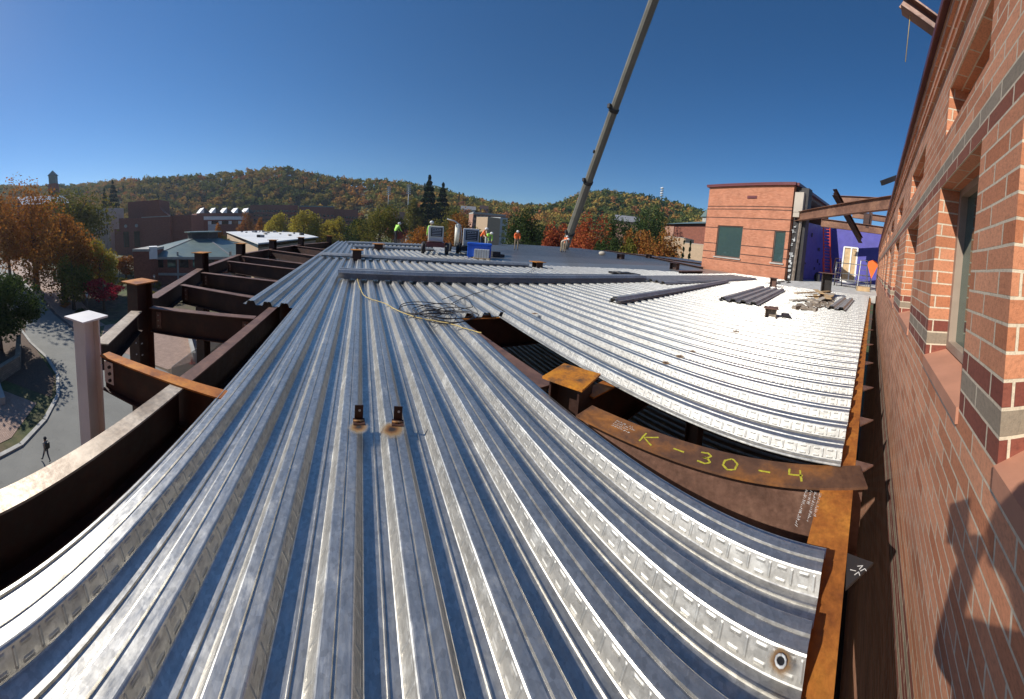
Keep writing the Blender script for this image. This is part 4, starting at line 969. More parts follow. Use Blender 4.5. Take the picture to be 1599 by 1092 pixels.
# ================================================================== PEOPLE
def person(name_label, loc, face, joints, cloth, H=1.75, group=None, hat=None, vest=None, backpack=None, category='person', fingers=None, hair=None):
    """joints: dict of positions in metres, x right / y forward / z up for a figure of 1.75 m; grown with a skin modifier"""
    J = {'pelvis':(0,0,.95),'waist':(0,.01,1.10),'chest':(0,0,1.32),'neck':(0,.0,1.50),'head0':(0,.01,1.57),'head':(0,.02,1.66),'headtop':(0,.01,1.74)}
    for s, k in ((-1,'l'),(1,'r')):
        J.update({k+'sh':(s*.18,0,1.44),k+'el':(s*.24,-.02,1.15),k+'wr':(s*.26,.08,.90),k+'hand':(s*.26,.12,.80),
                  k+'hip':(s*.10,0,.92),k+'kn':(s*.11,.02,.50),k+'an':(s*.11,-.02,.09),k+'toe':(s*.12,.16,.03)})
    J.update(joints); R_ = {'pelvis':.145,'waist':.135,'chest':.155,'neck':.058,'head0':.075,'head':.098,'headtop':.06}
    for k in 'lr': R_.update({k+'sh':.072,k+'el':.045,k+'wr':.030,k+'hand':.038,k+'hip':.088,k+'kn':.060,k+'an':.045,k+'toe':.035})
    E_ = [('pelvis','waist'),('waist','chest'),('chest','neck'),('neck','head0'),('head0','head'),('head','headtop')]
    for k in 'lr': E_ += [('chest',k+'sh'),(k+'sh',k+'el'),(k+'el',k+'wr'),(k+'wr',k+'hand'),('pelvis',k+'hip'),(k+'hip',k+'kn'),(k+'kn',k+'an'),(k+'an',k+'toe')]
    names = list(J)
    if fingers:
        for k in fingers:
            h = Vector(J[k+'hand'])
            for f, (dx, dz, L) in enumerate(((-.03,.0,.07),(-.01,0,.08),(.01,0,.078),(.03,0,.06),(.045,-.03,.055))):
                a = h+Vector((dx*.4,dz*.3,.02)); b = h+Vector((dx*1.1,.02,.02+L*.6)); c = b+Vector((0,.025,L*.35))
                for q, n_ in ((a,'a'),(b,'b'),(c,'c')): J['%sf%d%s'%(k,f,n_)] = tuple(q); R_['%sf%d%s'%(k,f,n_)] = .010
                E_ += [(k+'hand','%sf%da'%(k,f)),('%sf%da'%(k,f),'%sf%db'%(k,f)),('%sf%db'%(k,f),'%sf%dc'%(k,f))]
        names = list(J)
    sc = H/1.75; me = bpy.data.meshes.new('person'); me.from_pydata([tuple(Vector(J[n])*sc) for n in names], [(names.index(a),names.index(b)) for a,b in E_], [])
    o = bpy.data.objects.new('person', me); COL.objects.link(o); sk = o.modifiers.new('skin','SKIN'); sk.use_smooth_shade = True
    if not me.skin_vertices: me.skin_vertices.new()
    for i, n in enumerate(names):
        v = me.skin_vertices[0].data[i]; v.radius = (R_[n]*sc*(1.25 if n in ('chest','pelvis','waist') else 1), R_[n]*sc*(.85 if n in ('chest','pelvis','waist') else 1)); v.use_root = n == 'pelvis'
    ss = o.modifiers.new('sub','SUBSURF'); ss.levels = 1; ss.render_levels = 1
    bpy.context.view_layer.update()
    bme = bpy.data.meshes.new_from_object(o.evaluated_get(bpy.context.evaluated_depsgraph_get()))
    bpy.data.objects.remove(o)
    bme.name = 'person'; bme.materials.clear()
    shirt, pants, boots = cloth
    for mm in (M['skin'], shirt, pants, boots): bme.materials.append(mm)
    # nearest bone decides which garment covers a face
    def bone_kind(a, b):
        s = a+b
        if 'head' in a or 'head' in b and 'h' == b[0] and b.startswith('head'): return 0
        if 'neck' in (a,) : return 0
        if b.endswith('hand') or 'f' in b[1:2]: return 0
        if b.endswith('toe'): return 3
        if b.endswith('kn') or b.endswith('an') or b.endswith('hip'): return 2
        if b == 'waist': return 1
        return 1
    segs = [(Vector(J[a])*sc, Vector(J[b])*sc, bone_kind(a,b)) for a,b in E_]
    mi = []
    for p in bme.polygons:
        c = p.center; best = (9,0)
        for a, b, k in segs:
            t = max(0, min(1, (c-a).dot(b-a)/max(1e-9,(b-a).length_squared))); d = (c-(a+(b-a)*t)).length
            if d < best[0]: best = (d, k)
        mi.append(best[1])
    bme.polygons.foreach_set('material_index', mi); bme.polygons.foreach_set('use_smooth', [True]*len(mi))
    o = bpy.data.objects.new('person', bme); COL.objects.link(o); o.location = loc; o.rotation_euler = (0,0,face)
    tag(o, name_label, category, group)
    hd = Vector(J['head'])*sc
    if hat:
        m = MB(); i0 = []
        m.sphere(hd+Vector((0,-.0,.035*sc)), .125*sc, 8, sc=(1,1.12,.85)); m.cyl(hd+Vector((0,.04,.03)), .15*sc, .015, 14); m.build('hard_hat', hat, o)
    if hair: m = MB(); m.sphere(hd+Vector((0,-.02,.03)), .115*sc, 8, sc=(1,1.05,1)); m.build('hair', hair, o)
    if backpack: ch = Vector(J['chest'])*sc; m = MB(); m.box(ch+Vector((0,-.2,-.05)),(.3,.2,.42)); m.build('backpack', backpack, o, bevel=.05)
    # face: nose, eyes, ears
    for nm, c_, r_, sc_, mt_ in (('nose',(0,.098,-.005),.018,(1,1,1),M['skin']),('ear',(.098,0,-.01),.022,(.5,1,1.3),M['skin']),('ear',(-.098,0,-.01),.022,(.5,1,1.3),M['skin']),
            ('eye',(.033,.088,.015),.010,(1,1,1),M['darkcloth']),('eye',(-.033,.088,.015),.010,(1,1,1),M['darkcloth']),('mouth',(0,.09,-.045),.018,(1.2,.4,.3),M['darkcloth'])):
        m = MB(); m.sphere(hd+Vector(c_), r_, 4, sc=sc_); m.build(nm, mt_, o)
    return o
bend = {'waist':(0,.08,1.08),'chest':(0,.34,1.16),'neck':(0,.50,1.22),'head0':(0,.56,1.23),'head':(0,.64,1.24),'headtop':(0,.72,1.25),'lsh':(-.18,.40,1.20),'rsh':(.18,.40,1.20),
        'lel':(-.2,.46,.92),'rel':(.2,.46,.92),'lwr':(-.14,.5,.68),'rwr':(.14,.52,.68),'lhand':(-.12,.52,.6),'rhand':(.12,.54,.6)}
stoop = {'waist':(0,.04,1.12),'chest':(0,.16,1.30),'neck':(0,.26,1.44),'head0':(0,.31,1.49),'head':(0,.36,1.54),'headtop':(0,.40,1.60),'lsh':(-.18,.2,1.39),'rsh':(.18,.2,1.39),
        'lel':(-.24,.28,1.12),'rel':(.24,.28,1.12),'lwr':(-.2,.46,.98),'rwr':(.2,.46,.98),'lhand':(-.18,.54,.94),'rhand':(.18,.54,.94),'lkn':(-.13,.10,.50),'lan':(-.13,.02,.09),'ltoe':(-.13,.18,.03)}
walkp = {'lkn':(-.1,.16,.50),'lan':(-.1,.30,.12),'ltoe':(-.1,.46,.09),'rkn':(.1,-.06,.50),'ran':(.1,-.26,.14),'rtoe':(.1,-.14,.04),'lel':(-.25,-.12,1.16),'lwr':(-.26,-.14,.92),'lhand':(-.26,-.12,.83),'rel':(.25,.08,1.16),'rwr':(.24,.26,.96),'rhand':(.24,.33,.90)}
def put(px, py, D, lab, pose, face, cloth, H=1.75, **kw):
    g = at_d(px, py, D); return person(lab, (g.x, g.y, kw.pop('z', 0.0)), radians(face), pose, cloth, H, **kw)
Wl = (M['lime'], M['darkcloth'], M['black']); Wo = (M['orange'], M['khaki'], M['black'])
put(617,376,26.5,'worker in lime vest and dark trousers, standing at far left of deck', stoop, -60, Wl, 1.85, hat=M['white'], group='workers on the deck')
put(673,372,21,'worker in lime top half hidden behind the cream generator', {}, 170, (M['lime'],M['jeans'],M['black']), 1.85, hat=M['white'], group='workers on the deck')
put(751,378,24,'worker in orange vest standing just right of the grey generator', stoop, -120, (M['orange'],M['jeans'],M['black']), 1.8, hat=M['white'], group='workers on the deck')
put(760,378,26,'worker in lime vest bending forward beside the orange-vested one', bend, 190, (M['lime'],M['lightgrey'],M['black']), 1.8, hat=M['white'], group='workers on the deck')
put(806,384,27.5,'worker in orange shirt and khaki trousers stooping alone on the dark decking', stoop, 160, Wo, 1.8, hat=M['white'], group='workers on the deck')
put(876,391,31,'worker in pale shirt bending at the foot of the crane boom', bend, -110, (M['beige'],M['khaki'],M['black']), 1.8, hat=M['white'], group='workers on the deck')
put(881,391,31.5,'worker in orange vest right behind the boom foot', stoop, -70, Wo, 1.75, hat=M['white'], group='workers on the deck')
g = on_z(73,722,GZ); person('walker in dark trousers with a black backpack crossing the road', (g.x,g.y,GZ+.01), radians(100), walkp, (M['beige'],M['jeans'],M['black']), 1.75, backpack=M['black'], hair=M['darkcloth'])
g = on_z(6,408,GZ); g = at_d(6,408,100); person('walker in a red jacket on the brick pavement at the left edge', (g.x,g.y,GZ+.02), radians(60), walkp, (M['red'],M['jeans'],M['black']), 1.75, hair=M['darkcloth'])
# the photographer: outside the frame, his shadow falls on the near brick wall
# facing +x: local (x right, y forward) = world (-y, x)
ph = {'lsh':(-.17,.02,1.42),'lsh':(-.12,.02,1.42),'lel':(-.10,.34,1.02),'lwr':(-.085,.285,1.33),'lhand':(-.08,.262,1.43),'rsh':(.17,.0,1.42),'rel':(.20,-.05,1.14),'rwr':(.17,.02,.92),'rhand':(.16,.04,.83),'head':(-.0,.04,1.66),'head0':(0,.02,1.58),'headtop':(0,.03,1.73)}
po = person('photographer in dark jacket holding up a phone beside the near brick wall', (-.36,-.12,-.12), radians(-90), ph, (M['darkcloth'],M['jeans'],M['black']), 1.75, hair=M['darkcloth'], fingers='l')
m = MB(); m.box((-.052,-.022,1.425),(.01,.072,.15)); tag(m.build('phone', M['black'], bevel=.006), 'black phone held up by the photographer', 'phone')

# ================================================================== CAMPUS BUILDINGS
def block(name, azl, azr, Dl, Dr, top, label, wall, roof=None, depth=14, cat='building', rim=None, rimh=.6, z0=None, wins=None, wmat=None, parent=None, over=.0):
    """box whose face runs between two azimuths; top given as an elevation angle (deg) or a height (('z', h))"""
    a, b = azel(azl,0,Dl), azel(azr,0,Dr); d = (b-a).xy.normalized(); L = (b-a).xy.length; rz = atan2(d.y,d.x)
    zt = top[1] if isinstance(top, tuple) else 1.4+(Dl+Dr)/2*tan(radians(top))
    zb = (min(float(ground_z(a.x,a.y)), float(ground_z(b.x,b.y)))-2) if z0 is None else z0
    t = parent or thing(name, label, cat, (a.x,a.y,0), rz)
    T = Matrix.Translation((a.x,a.y,0)) @ Matrix.Rotation(rz,4,'Z')
    def P_(mb, nm, mat, par=t):
        mb.v = [T @ v for v in mb.v]; return mb.build(nm, mat, par, world=True)
    m = MB(); m.box((L/2,depth/2,(zt+zb)/2),(L,depth,zt-zb)); P_(m,'wall',wall)
    m = MB(); m.box((L/2,depth/2,zt+.06),(L+over,depth+over,.1)); P_(m,'roof',roof or M['roofgrey'])
    if rim: m = MB(); m.box((L/2,-.06-over/2,zt-rimh/2+.12),(L+over+.3,.12,rimh)); m.box((-.06-over/2,depth/2,zt-rimh/2+.12),(.12,depth+over,rimh)); m.box((L/2+over/2+L/2+.06,depth/2,zt-rimh/2+.12),(.12,depth+over,rimh)); P_(m,'roof_edge',rim)
    if wins:
        nx, rows, ww, wh = wins
        for r_ in rows:
            for k in range(nx):
                x = L*(k+.5)/nx; m = MB(); m.box((x,-.03,r_),(ww,.08,wh)); P_(m,'window', wmat or M['glassdark'])
    return t, L, zt, T, P_
# bell tower
c = azel(-54.9,0,300); t = thing('bell_tower', 'slender brick bell tower with pointed copper roof on the far left', 'tower', (c.x,c.y,-10), radians(30))
m = MB(); m.box((0,0,22.5),(7.6,7.6,65)); m.build('shaft', M['brickdist'], t)
for k in range(2):
    m = MB(); m.box((0,-3.85,38+k*8),(2.4,.2,5)); m.build('bell_opening', M['dark'], t)
m = MB(); m.box((0,0,58.5),(6.4,6.4,8)); m.build('belfry', M['roofgreen'], t)
m = MB()
for i in range(4):
    q = [(-4,-4),(4,-4),(4,4),(-4,4)]; a, b = q[i], q[(i+1)%4]; m.face([(a[0],a[1],62.5),(b[0],b[1],62.5),(0,0,67.5)])
m.build('spire', M['roofgreen'], t)
# white-roofed gabled hall behind the orange trees
def gable(name, azl, azr, Dl, Dr, eave, ridge, label, wall, roof, depth=14):
    t, L, zt, T, P_ = block(name, azl, azr, Dl, Dr, eave, label, wall, roof, depth); D = (Dl+Dr)/2; zr = 1.4+D*tan(radians(ridge))
    m = MB(); o = 1.0
    m.face([(-o,-o,zt),(L+o,-o,zt),(L+o,depth/2,zr),(-o,depth/2,zr)]); m.face([(L+o,depth+o,zt),(-o,depth+o,zt),(-o,depth/2,zr),(L+o,depth/2,zr)]); P_(m,'pitched_roof',roof)
    for x_ in (0,L):
        m = MB(); m.face([(x_,0,zt),(x_,depth/2,zr-.4),(x_,depth,zt)]); P_(m,'gable',wall)
    return t
gable('campus_hall', -60.5, -52.5, 190, 200, 4.9, 6.6, 'long hall with pale shining gabled roof behind the orange trees', M['brickdist'], M['roofwhite'], 18)
t, L, zt, T, P_ = block('office_block', -48.6, -45.2, 215, 205, 3.4, 'tall beige block with vertical ribs and white roof at far left', M['beige'], M['roofwhite'], 16)
for k in range(7): m = MB(); m.box((L*(k+.5)/7,-.25,(zt-14)/2),(.9,.5,zt+12)); P_(m,'rib',M['beige'])
for k in range(6):
    for r_ in range(4): m = MB(); m.box((L*(k+1)/7,-.04,zt-3-r_*4.2),(1.0,.1,2.8)); P_(m,'window',M['glassdark'])
# brick theatre: wide block, taller slab behind, stepped gable in front
t, L, zt, T, P_ = block('brick_theatre', -43.6, -30.6, 176, 160, 1.6, 'dark brick hall with stepped gable front and tall slab behind', M['brickdist'], M['roofdark'], 26)
m = MB(); m.box((L*.30,14,(zt+8)/2-3),(L*.46,16,zt+8+8)); P_(m,'fly_tower',M['brickdist'])
gx = L*.56; gw = L*.19; m = MB(); zf = 1.4+165*tan(radians(4.0))
prof = [(gx-gw,-14),(gx+gw,-14),(gx+gw,zt-.3),(gx+gw*.55,zt+2.2),(gx+gw*.3,zt+4.2),(gx+gw*.28,zf),(gx-gw*.28,zf),(gx-gw*.3,zt+4.2),(gx-gw*.55,zt+2.2),(gx-gw,zt-.3)]
for y_, rev in ((-3.0,False),(1.0,True)):
    f_ = [(p,y_,q) for p,q in prof]; m.face(f_[::-1] if rev else f_)
for i in range(len(prof)):
    (p,q),(p2,q2) = prof[i], prof[(i+1)%len(prof)]; m.face([(p,-3,q),(p,1,q),(p2,1,q2),(p2,-3,q2)])
P_(m,'gable_front',M['brickdist'])
for k in range(2): m = MB(); m.box((L*(.10+.16*k),-.1,-5.5),(3.2,.3,8.5)); P_(m,'tall_window',M['glassdark'])
for k in range(2): m = MB(); m.cyl((L*(.10+.16*k),-.1,1.8),.9,.3,14,axis=(0,1,0)); P_(m,'round_vent',M['conc'])
m = MB(); m.box((gx,-3.06,zt-.2),(gw*2,.12,.4)); P_(m,'string_course',M['conc'])
block('service_wing', -44.5, -43.2, 178, 176, -.3, 'small low brick wing left of the stepped gable hall', M['brickdist'], M['conc'], 12)
# low brick block with white fascia
t, L, zt, T, P_ = block('low_block', -31.2, -20.9, 200, 225, 1.3, 'low brick block with thick white fascia and flat roof', M['brickdist'], M['roofwhite'], 22, rim=M['white'], rimh=2.2, over=2)
for k in range(10): m = MB(); m.box((L*(.35+.06*k),-.05,zt-4),(2.6,.12,2.2)); P_(m,'window',M['glassdark'] if k%3 else M['white'])
m = MB(); m.box((L*.42,-.1,zt-8),(9,.2,6)); P_(m,'white_panel',M['lightgrey'])
# sawtooth-roofed building
t, L, zt, T, P_ = block('sawtooth_hall', -29.6, -19.6, 262, 280, 1.9, 'building with row of white sawtooth roof gables at the hill foot', M['brickdist'], M['roofdark'], 16)
for k in range(5):
    x = L*(.04+.2*k); w_ = L*.15; m = MB(); y0, y1 = -.5, 10; zz = zt+.1; hgt = 4.4
    m.face([(x,y0,zz),(x+w_*.55,y0,zz),(x+w_*.55,y0,zz+hgt)]); P_(m,'white_gable',M['white'])
    m = MB(); m.face([(x,y0,zz),(x+w_*.55,y0,zz+hgt),(x+w_*.55,y1,zz+hgt),(x,y1,zz)]); P_(m,'pale_roof',M['roofwhite'])
    m = MB(); m.face([(x+w_*.55,y0,zz+hgt),(x+w_*1.3,y0,zz),(x+w_*1.3,y1,zz),(x+w_*.55,y1,zz+hgt)]); m.face([(x+w_*.55,y0,zz),(x+w_*1.3,y0,zz),(x+w_*.55,y0,zz+hgt)]); P_(m,'dark_roof',M['roofdark'])
    m = MB(); m.box((x+w_*.4,-.1,zt-3.5),(w_*.5,.15,3)); P_(m,'window',M['glassdark'])
for (l, r_, D, tp, lab, dp, mt_) in ((-36.5,-33.0,215,1.6,'grey roofed block just right of the stepped gable hall',18,M['brickdist']),(-33.2,-31.4,196,.2,'flat pale roofed link building',14,M['brickdist'])):
    block('campus_block', l, r_, D, D, tp, lab, mt_, M['roofgrey'], dp)
# hexagonal pavilion
hc = azel(-28.6,0,95); t = thing('hexagonal_pavilion', 'hexagonal brick pavilion with grey-green metal roof and little lantern', 'building', (hc.x,hc.y,0), radians(18))
Rr = 21; ez = -6.5; pz = -2.7
H6 = [(Rr*cos(k*pi/3), Rr*sin(k*pi/3)) for k in range(6)]; H6i = [(x*.94,y*.94) for x,y in H6]; H6t = [(x*.2,y*.2) for x,y in H6]
m = MB(); m.prism(H6i, GZ-1, ez-.6); m.build('wall', M['brickdist'], t)
m = MB(); m.prism(H6, ez-.62, ez); m.build('fascia', M['conc'], t)
for k in range(6):
    a, b = H6[k], H6[(k+1)%6]; c_, d_ = H6t[(k+1)%6], H6t[k]; m = MB(); m.face([(a[0],a[1],ez+.01),(b[0],b[1],ez+.01),(c_[0],c_[1],pz),(d_[0],d_[1],pz)]); m.build('roof_slope', M['roofgreen'], t)
    m = MB(); m.bar((a[0],a[1],ez+.08),(d_[0],d_[1],pz+.08),.35,.1); m.build('roof_ridge', M['roofgrey'], t)
    ai, bi = Vector(H6i[k]), Vector(H6i[(k+1)%6]); n_ = (ai+bi).normalized()*.06
    for j in range(6):
        p = ai.lerp(bi,(j+.5)/6)+n_; m = MB(); m.box((p.x,p.y,-8.2),((bi-ai).length/6*.66,.12,2.2),rz=atan2((bi-ai).y,(bi-ai).x)); m.build('window', M['glass'] if j%2 else M['glassdark'], t)
    for j in range(4):
        p = ai.lerp(bi,j/3)+n_; m = MB(); m.box((p.x,p.y,-9.6),(.4,.4,8.6),rz=atan2((bi-ai).y,(bi-ai).x)); m.build('pier', M['conc'], t)
    m = MB(); p, q = ai+n_, bi+n_; m.bar((p.x,p.y,-11.0),(q.x,q.y,-11.0),.3,.6); m.build('floor_band', M['conc'], t)
m = MB(); m.prism([(x*1.1,y*1.1) for x,y in H6t], pz-.2, pz+1.7); m.build('lantern', M['roofdark'], t)
m = MB(); m.prism([(x*1.35,y*1.35) for x,y in H6t], pz+1.7, pz+2.0); m.build('lantern_roof', M['roofgreen'], t)
t, L, zt, T, P_ = block('entrance_wing', -41.3, -38.3, 78, 76, -4.2, 'small flat-roofed wing with white parapet left of the pavilion', M['brickdist'], M['conc'], 9, rim=M['conc'], rimh=.6)
block('roof_box', -38.4, -36.9, 76, 76, -3.9, 'white square roof box beside the pavilion roof edge', M['white'], M['white'], 4, cat='roof box', z0=-6.6)
# big white flat roof
a, b, c_, d_ = [azel(q[0],0,q[1]) for q in ((-24.2,150),(-13.5,185),(-8.2,95),(-18.6,62))]
t = thing('flat_roofed_hall', 'low hall with a huge bright white flat roof left of the deck', 'building', (a.x,a.y,0))
zr = -2.6; m = MB(); m.prism([p.xy for p in (a,b,c_,d_)], GZ-1, zr-.8); m.build('wall', M['tan'], t, world=True)
m = MB(); m.prism([p.xy for p in (a,b,c_,d_)], zr-.8, zr-.02); m.build('fascia', M['glassdark'], t, world=True)
m = MB(); m.prism([p.xy+(p.xy-(a.xy+c_.xy)/2).normalized()*1.2 for p in (a,b,c_,d_)], zr, zr+.25); m.build('roof', M['roofwhite'], t, world=True)
for k in range(26):
    p = a.lerp(b,random.random()).lerp(d_.lerp(c_,random.random()),random.uniform(.1,.85)); m = MB(); s_ = random.uniform(.4,1.3)
    m.box((p.x,p.y,zr+.25+s_*.3),(s_,s_*.8,s_*.6),rz=random.random()); m.build('roof_vent', random.choice([M['dark'],M['beige'],M['roofgrey']]), t, world=True)
m = MB(); q0, q1 = d_.lerp(a,.02), d_.lerp(a,.96); n_ = Vector((-(q1-q0).y,(q1-q0).x)).normalized()
m.bar((q0.x-1.4,q0.y-1.4,zr-4.6),(q1.x-1.4,q1.y-1.4,zr-4.6),1.2,.5); m.build('canopy', M['conc'], t, world=True)
# long dark brick dormitories at the hill foot
block('dormitory', -20.0, -11.5, 300, 300, 3.3, 'long dark brick dormitory at the hill foot, left part', M['brickdist'], M['roofdark'], 16, wins=(16,(5,9,13),2.2,1.8))
block('dormitory', -11.3, -5.0, 285, 285, 3.2, 'dark brick dormitory with pale green roof edge, middle part', M['brickdist'], M['roofgreen'], 16, rim=M['roofgreen'], rimh=1.0, wins=(9,(5,9),2.0,1.8))
block('dormitory', -5.2, -.7, 292, 292, 2.7, 'dark brick dormitory, right part beside the big round tree', M['brickdist'], M['roofdark'], 16, wins=(8,(4,8),2.0,1.8))
block('campus_block', 5.6, 8.6, 210, 210, 2.6, 'pinkish brick block behind the orange tree', M['brickpink'], M['roofgrey'], 14, wins=(5,(2,6),1.8,1.6))
c = azel(8.35,0,190); m = MB(); m.box((c.x,c.y,-1.5),(1.6,1.6,25)); tag(m.build('white_chimney', M['white']), 'white square chimney beside the pinkish block', 'chimney')
m = MB(); c = azel(6.3,-.3,120); m.sphere((c.x,c.y,c.z-1),3.6,10,sc=(1.3,1,.9)); tag(m.build('awning_dome', m_plain('red_awning',(.45,.10,.12),.6)), 'dull red dome awning behind the green-vested worker', 'awning')
block('campus_block', 20.0, 25.8, 200, 205, 3.3, 'four-storey tan brick block with rows of small windows', M['brickpink'], M['roofgrey'], 16, rim=M['conc'], rimh=1.0, wins=(9,(10.5,7.2,3.8,.5),1.5,1.7))
block('tan_stair_block', 22.6, 24.9, 160, 165, 2.6, 'plain tan stair block in front of the four-storey one', M['tan'], M['conc'], 10)
block('glazed_stair', 24.9, 26.2, 166, 170, 2.7, 'narrow glazed stair tower at the right of the tan block', M['lightgrey'], M['conc'], 8, wins=(1,(7.5,4.0,.5,-3),2.4,2.4), wmat=M['glass'])
gable('hillside_house', 17.8, 20.2, 330, 330, 3.7, 4.4, 'white house on the hillside above the tan block', M['white'], M['roofgrey'], 10)
block('hillside_block', 21.0, 22.6, 330, 330, 4.6, 'small red brick hillside block beside the white house', M['brickpink'], M['roofgrey'], 10, wins=(3,(20,24),1.6,1.6))
gable('grey_roofed_house', 45.6, 49.6, 190, 190, 4.0, 5.2, 'house with grey pitched roof above the red maples', M['brickpink'], M['roofgrey'], 12)
# brick church-like hall on the right with green roofs and cupola
t, L, zt, T, P_ = block('brick_hall', 54.6, 62.6, 118, 96, 4.6, 'dark brick hall with green hipped roofs and small cupola', M['brickdist'], M['roofgreen'], 22)
m = MB(); o = 1.2; zr_ = zt+2.6
m.face([(-o,-o,zt+.1),(L+o,-o,zt+.1),(L*.75,11,zr_),(L*.2,11,zr_)]); m.face([(L+o,23,zt+.1),(-o,23,zt+.1),(L*.2,11,zr_),(L*.75,11,zr_)]); m.face([(-o,23,zt+.1),(-o,-o,zt+.1),(L*.2,11,zr_)]); m.face([(L+o,-o,zt+.1),(L+o,23,zt+.1),(L*.75,11,zr_)]); P_(m,'hipped_roof',M['roofgreen'])
m = MB(); m.box((L*.38,11,zr_+.6),(2.2,2.2,1.8)); P_(m,'cupola_base',M['conc'])
m = MB()
for i in range(4):
    q = [(-1.7,-1.7),(1.7,-1.7),(1.7,1.7),(-1.7,1.7)]; a, b = q[i], q[(i+1)%4]; m.face([(L*.38+a[0],11+a[1],zr_+1.5),(L*.38+b[0],11+b[1],zr_+1.5),(L*.38,11,zr_+5)])
P_(m,'cupola_roof',M['roofgreen'])
m = MB(); m.box((L*.13,-.2,zt-3.2),(L*.24,.4,5)); P_(m,'tan_brick_bay',M['brickpink'])  # bay in a paler brick than the hall
block('tan_annex', 54.6, 58.4, 84, 82, 2.1, 'tan brick annex wall below the green-roofed hall, left step', M['tan'], M['conc'], 8)
block('tan_annex', 58.3, 62.6, 81, 78, 1.3, 'lower tan brick annex next to the brick block', M['tan'], M['conc'], 8)
# stadium light masts and radio mast
for az, el, D, lab in ((4.65,6.9,330,'stadium light mast with lamp bank on the hill, left one'),(8.2,7.4,300,'stadium light mast with lamp bank on the hill, right one')):
    c = azel(az,el,D); gz = float(ground_z(c.x,c.y)); t = thing('light_mast', lab, 'light mast', (c.x,c.y,gz),0,'stadium light masts')
    m = MB(); m.tube([(0,0,0),(0,0,c.z-gz)],[.5,.3],8); m.build('pole', M['lightgrey'], t)
    for k in range(5): m = MB(); m.box((0,-.3,c.z-gz-k*1.9),(4.0,.5,.9)); m.build('lamp_bank', M['lightgrey'], t)
c = azel(53.3,10.6,470); gz = float(ground_z(c.x,c.y)); t = thing('radio_mast', 'white banded radio mast on the right hilltop', 'mast', (c.x,c.y,gz))
m = MB(); m.tube([(0,0,0),(0,0,c.z-gz+1)],.5,8); m.build('pole', M['white'], t)
for k in range(4): m = MB(); m.cyl((0,0,c.z-gz-k*3.6-1),2.4,1.6,12); m.build('antenna_drum', M['white'] if k%2==0 else M['lightgrey'], t)
# street furniture
def lamp(px, py_base, lab, H=4.2, D=None):
    g = on_z(px,py_base,GZ) if D is None else at_d(px,py_base,D); t = thing('street_lamp', lab, 'street lamp', (g.x,g.y,GZ),0,'path lamps')
    m = MB(); m.tube([(0,0,0),(0,0,H-.6)],[.10,.07],8); m.build('post', M['dark'], t)
    m = MB(); m.tube([(0,0,H-.6),(0,0,H-.05)],[.14,.24],10); m.build('lantern_glass', M['lightgrey'], t); m = MB(); m.tube([(0,0,H-.05),(0,0,H+.2)],[.3,.04],10); m.build('lantern_cap', M['dark'], t)
lamp(138,500,'path lamp on the bank below the red-leaved tree',4.6); lamp(242,462,'path lamp near the pavilion, just behind the orange cap plate',4.6); lamp(187,430,'path lamp by the shrubs in front of the pavilion',4.2); lamp(20,408,'path lamp at the far end of the pavement',4.4,D=95)
# stone walls, rails by the big tree on the left
def low_wall(a, b, h, w_, lab, mat, nm='garden_wall'):
    m = MB(); m.bar((a.x,a.y,GZ+h/2),(b.x,b.y,GZ+h/2),w_,h); m.bar((a.x,a.y,GZ+h+.05),(b.x,b.y,GZ+h+.05),w_+.12,.1); return tag(m.build(nm, mat), lab, 'wall')
g1, g2, g3 = Vector((-38,19.2)), Vector((-31.5,15.6)), Vector((-29,10.5))
low_wall(g1,g2,1.5,.5,'stone retaining wall under the large dark tree, far length',M['stone']); low_wall(g2,g3,1.5,.5,'stone retaining wall under the large dark tree, near length',M['stone'])
low_wall(Vector((-23,37)),Vector((-17.5,29.5)),.9,.25,'low pale wall at the end of the brick plaza',M['conc'])
t = thing('guard_rail','dark metal guard rail beside the lower terrace','railing',(-26,9,GZ))
for k in range(7): m = MB(); m.tube([(-30+k*.9,12-k*.95,GZ),(-30+k*.9,12-k*.95,GZ+1.1)],.03,6); m.build('post',M['greysteel'],t,world=True)
for z in (.55,1.1): m = MB(); m.tube([(-30,12,GZ+z),(-24.6,6.3,GZ+z)],.03,6); m.build('rail',M['greysteel'],t,world=True)
t = thing('stair_rail','pale stepped ramp wall at the left edge below the tree','ramp',(-24,8,GZ))
m = MB(); m.bar((-34,13.0,GZ+.9),(-25.6,10.8,GZ+.35),.5,.7); m.build('ramp_wall',M['conc'],t,world=True)
# site bits seen under the girders
g = on_z(268,695,GZ); t = thing('planter_tub','round white tub standing on the dirt below the girders','tub',(g.x,g.y,GZ))
m = MB(); m.tube([(0,0,0),(0,0,.7)],[.5,.6],18,cap=False); m.tube([(.6*cos(k*pi/10),.6*sin(k*pi/10),.7) for k in range(21)],.05,6); m.build('tub',M['white'],t); m = MB(); m.cyl((0,0,.5),.52,.1,16); m.build('soil',M['mulch'],t)
sheet('bare_dirt', [(-16.5,24),(-9,21),(-6.2,10),(-5.5,-3),(30,-1),(30,40),(-18,42),(-16.5,31)], GZ+.045, M['mulch'])
m = MB(); m.bar((-16.8,24,GZ+.9),(-17.2,36,GZ+.9),.05,1.8); 
a_ = N('fence_mesh'); f_ = a_.bsdf((.4,.4,.38), .5, .4, None, Alpha=.45); tag(m.build('site_fence', f_), 'grey mesh construction fence along the brick plaza', 'fence')
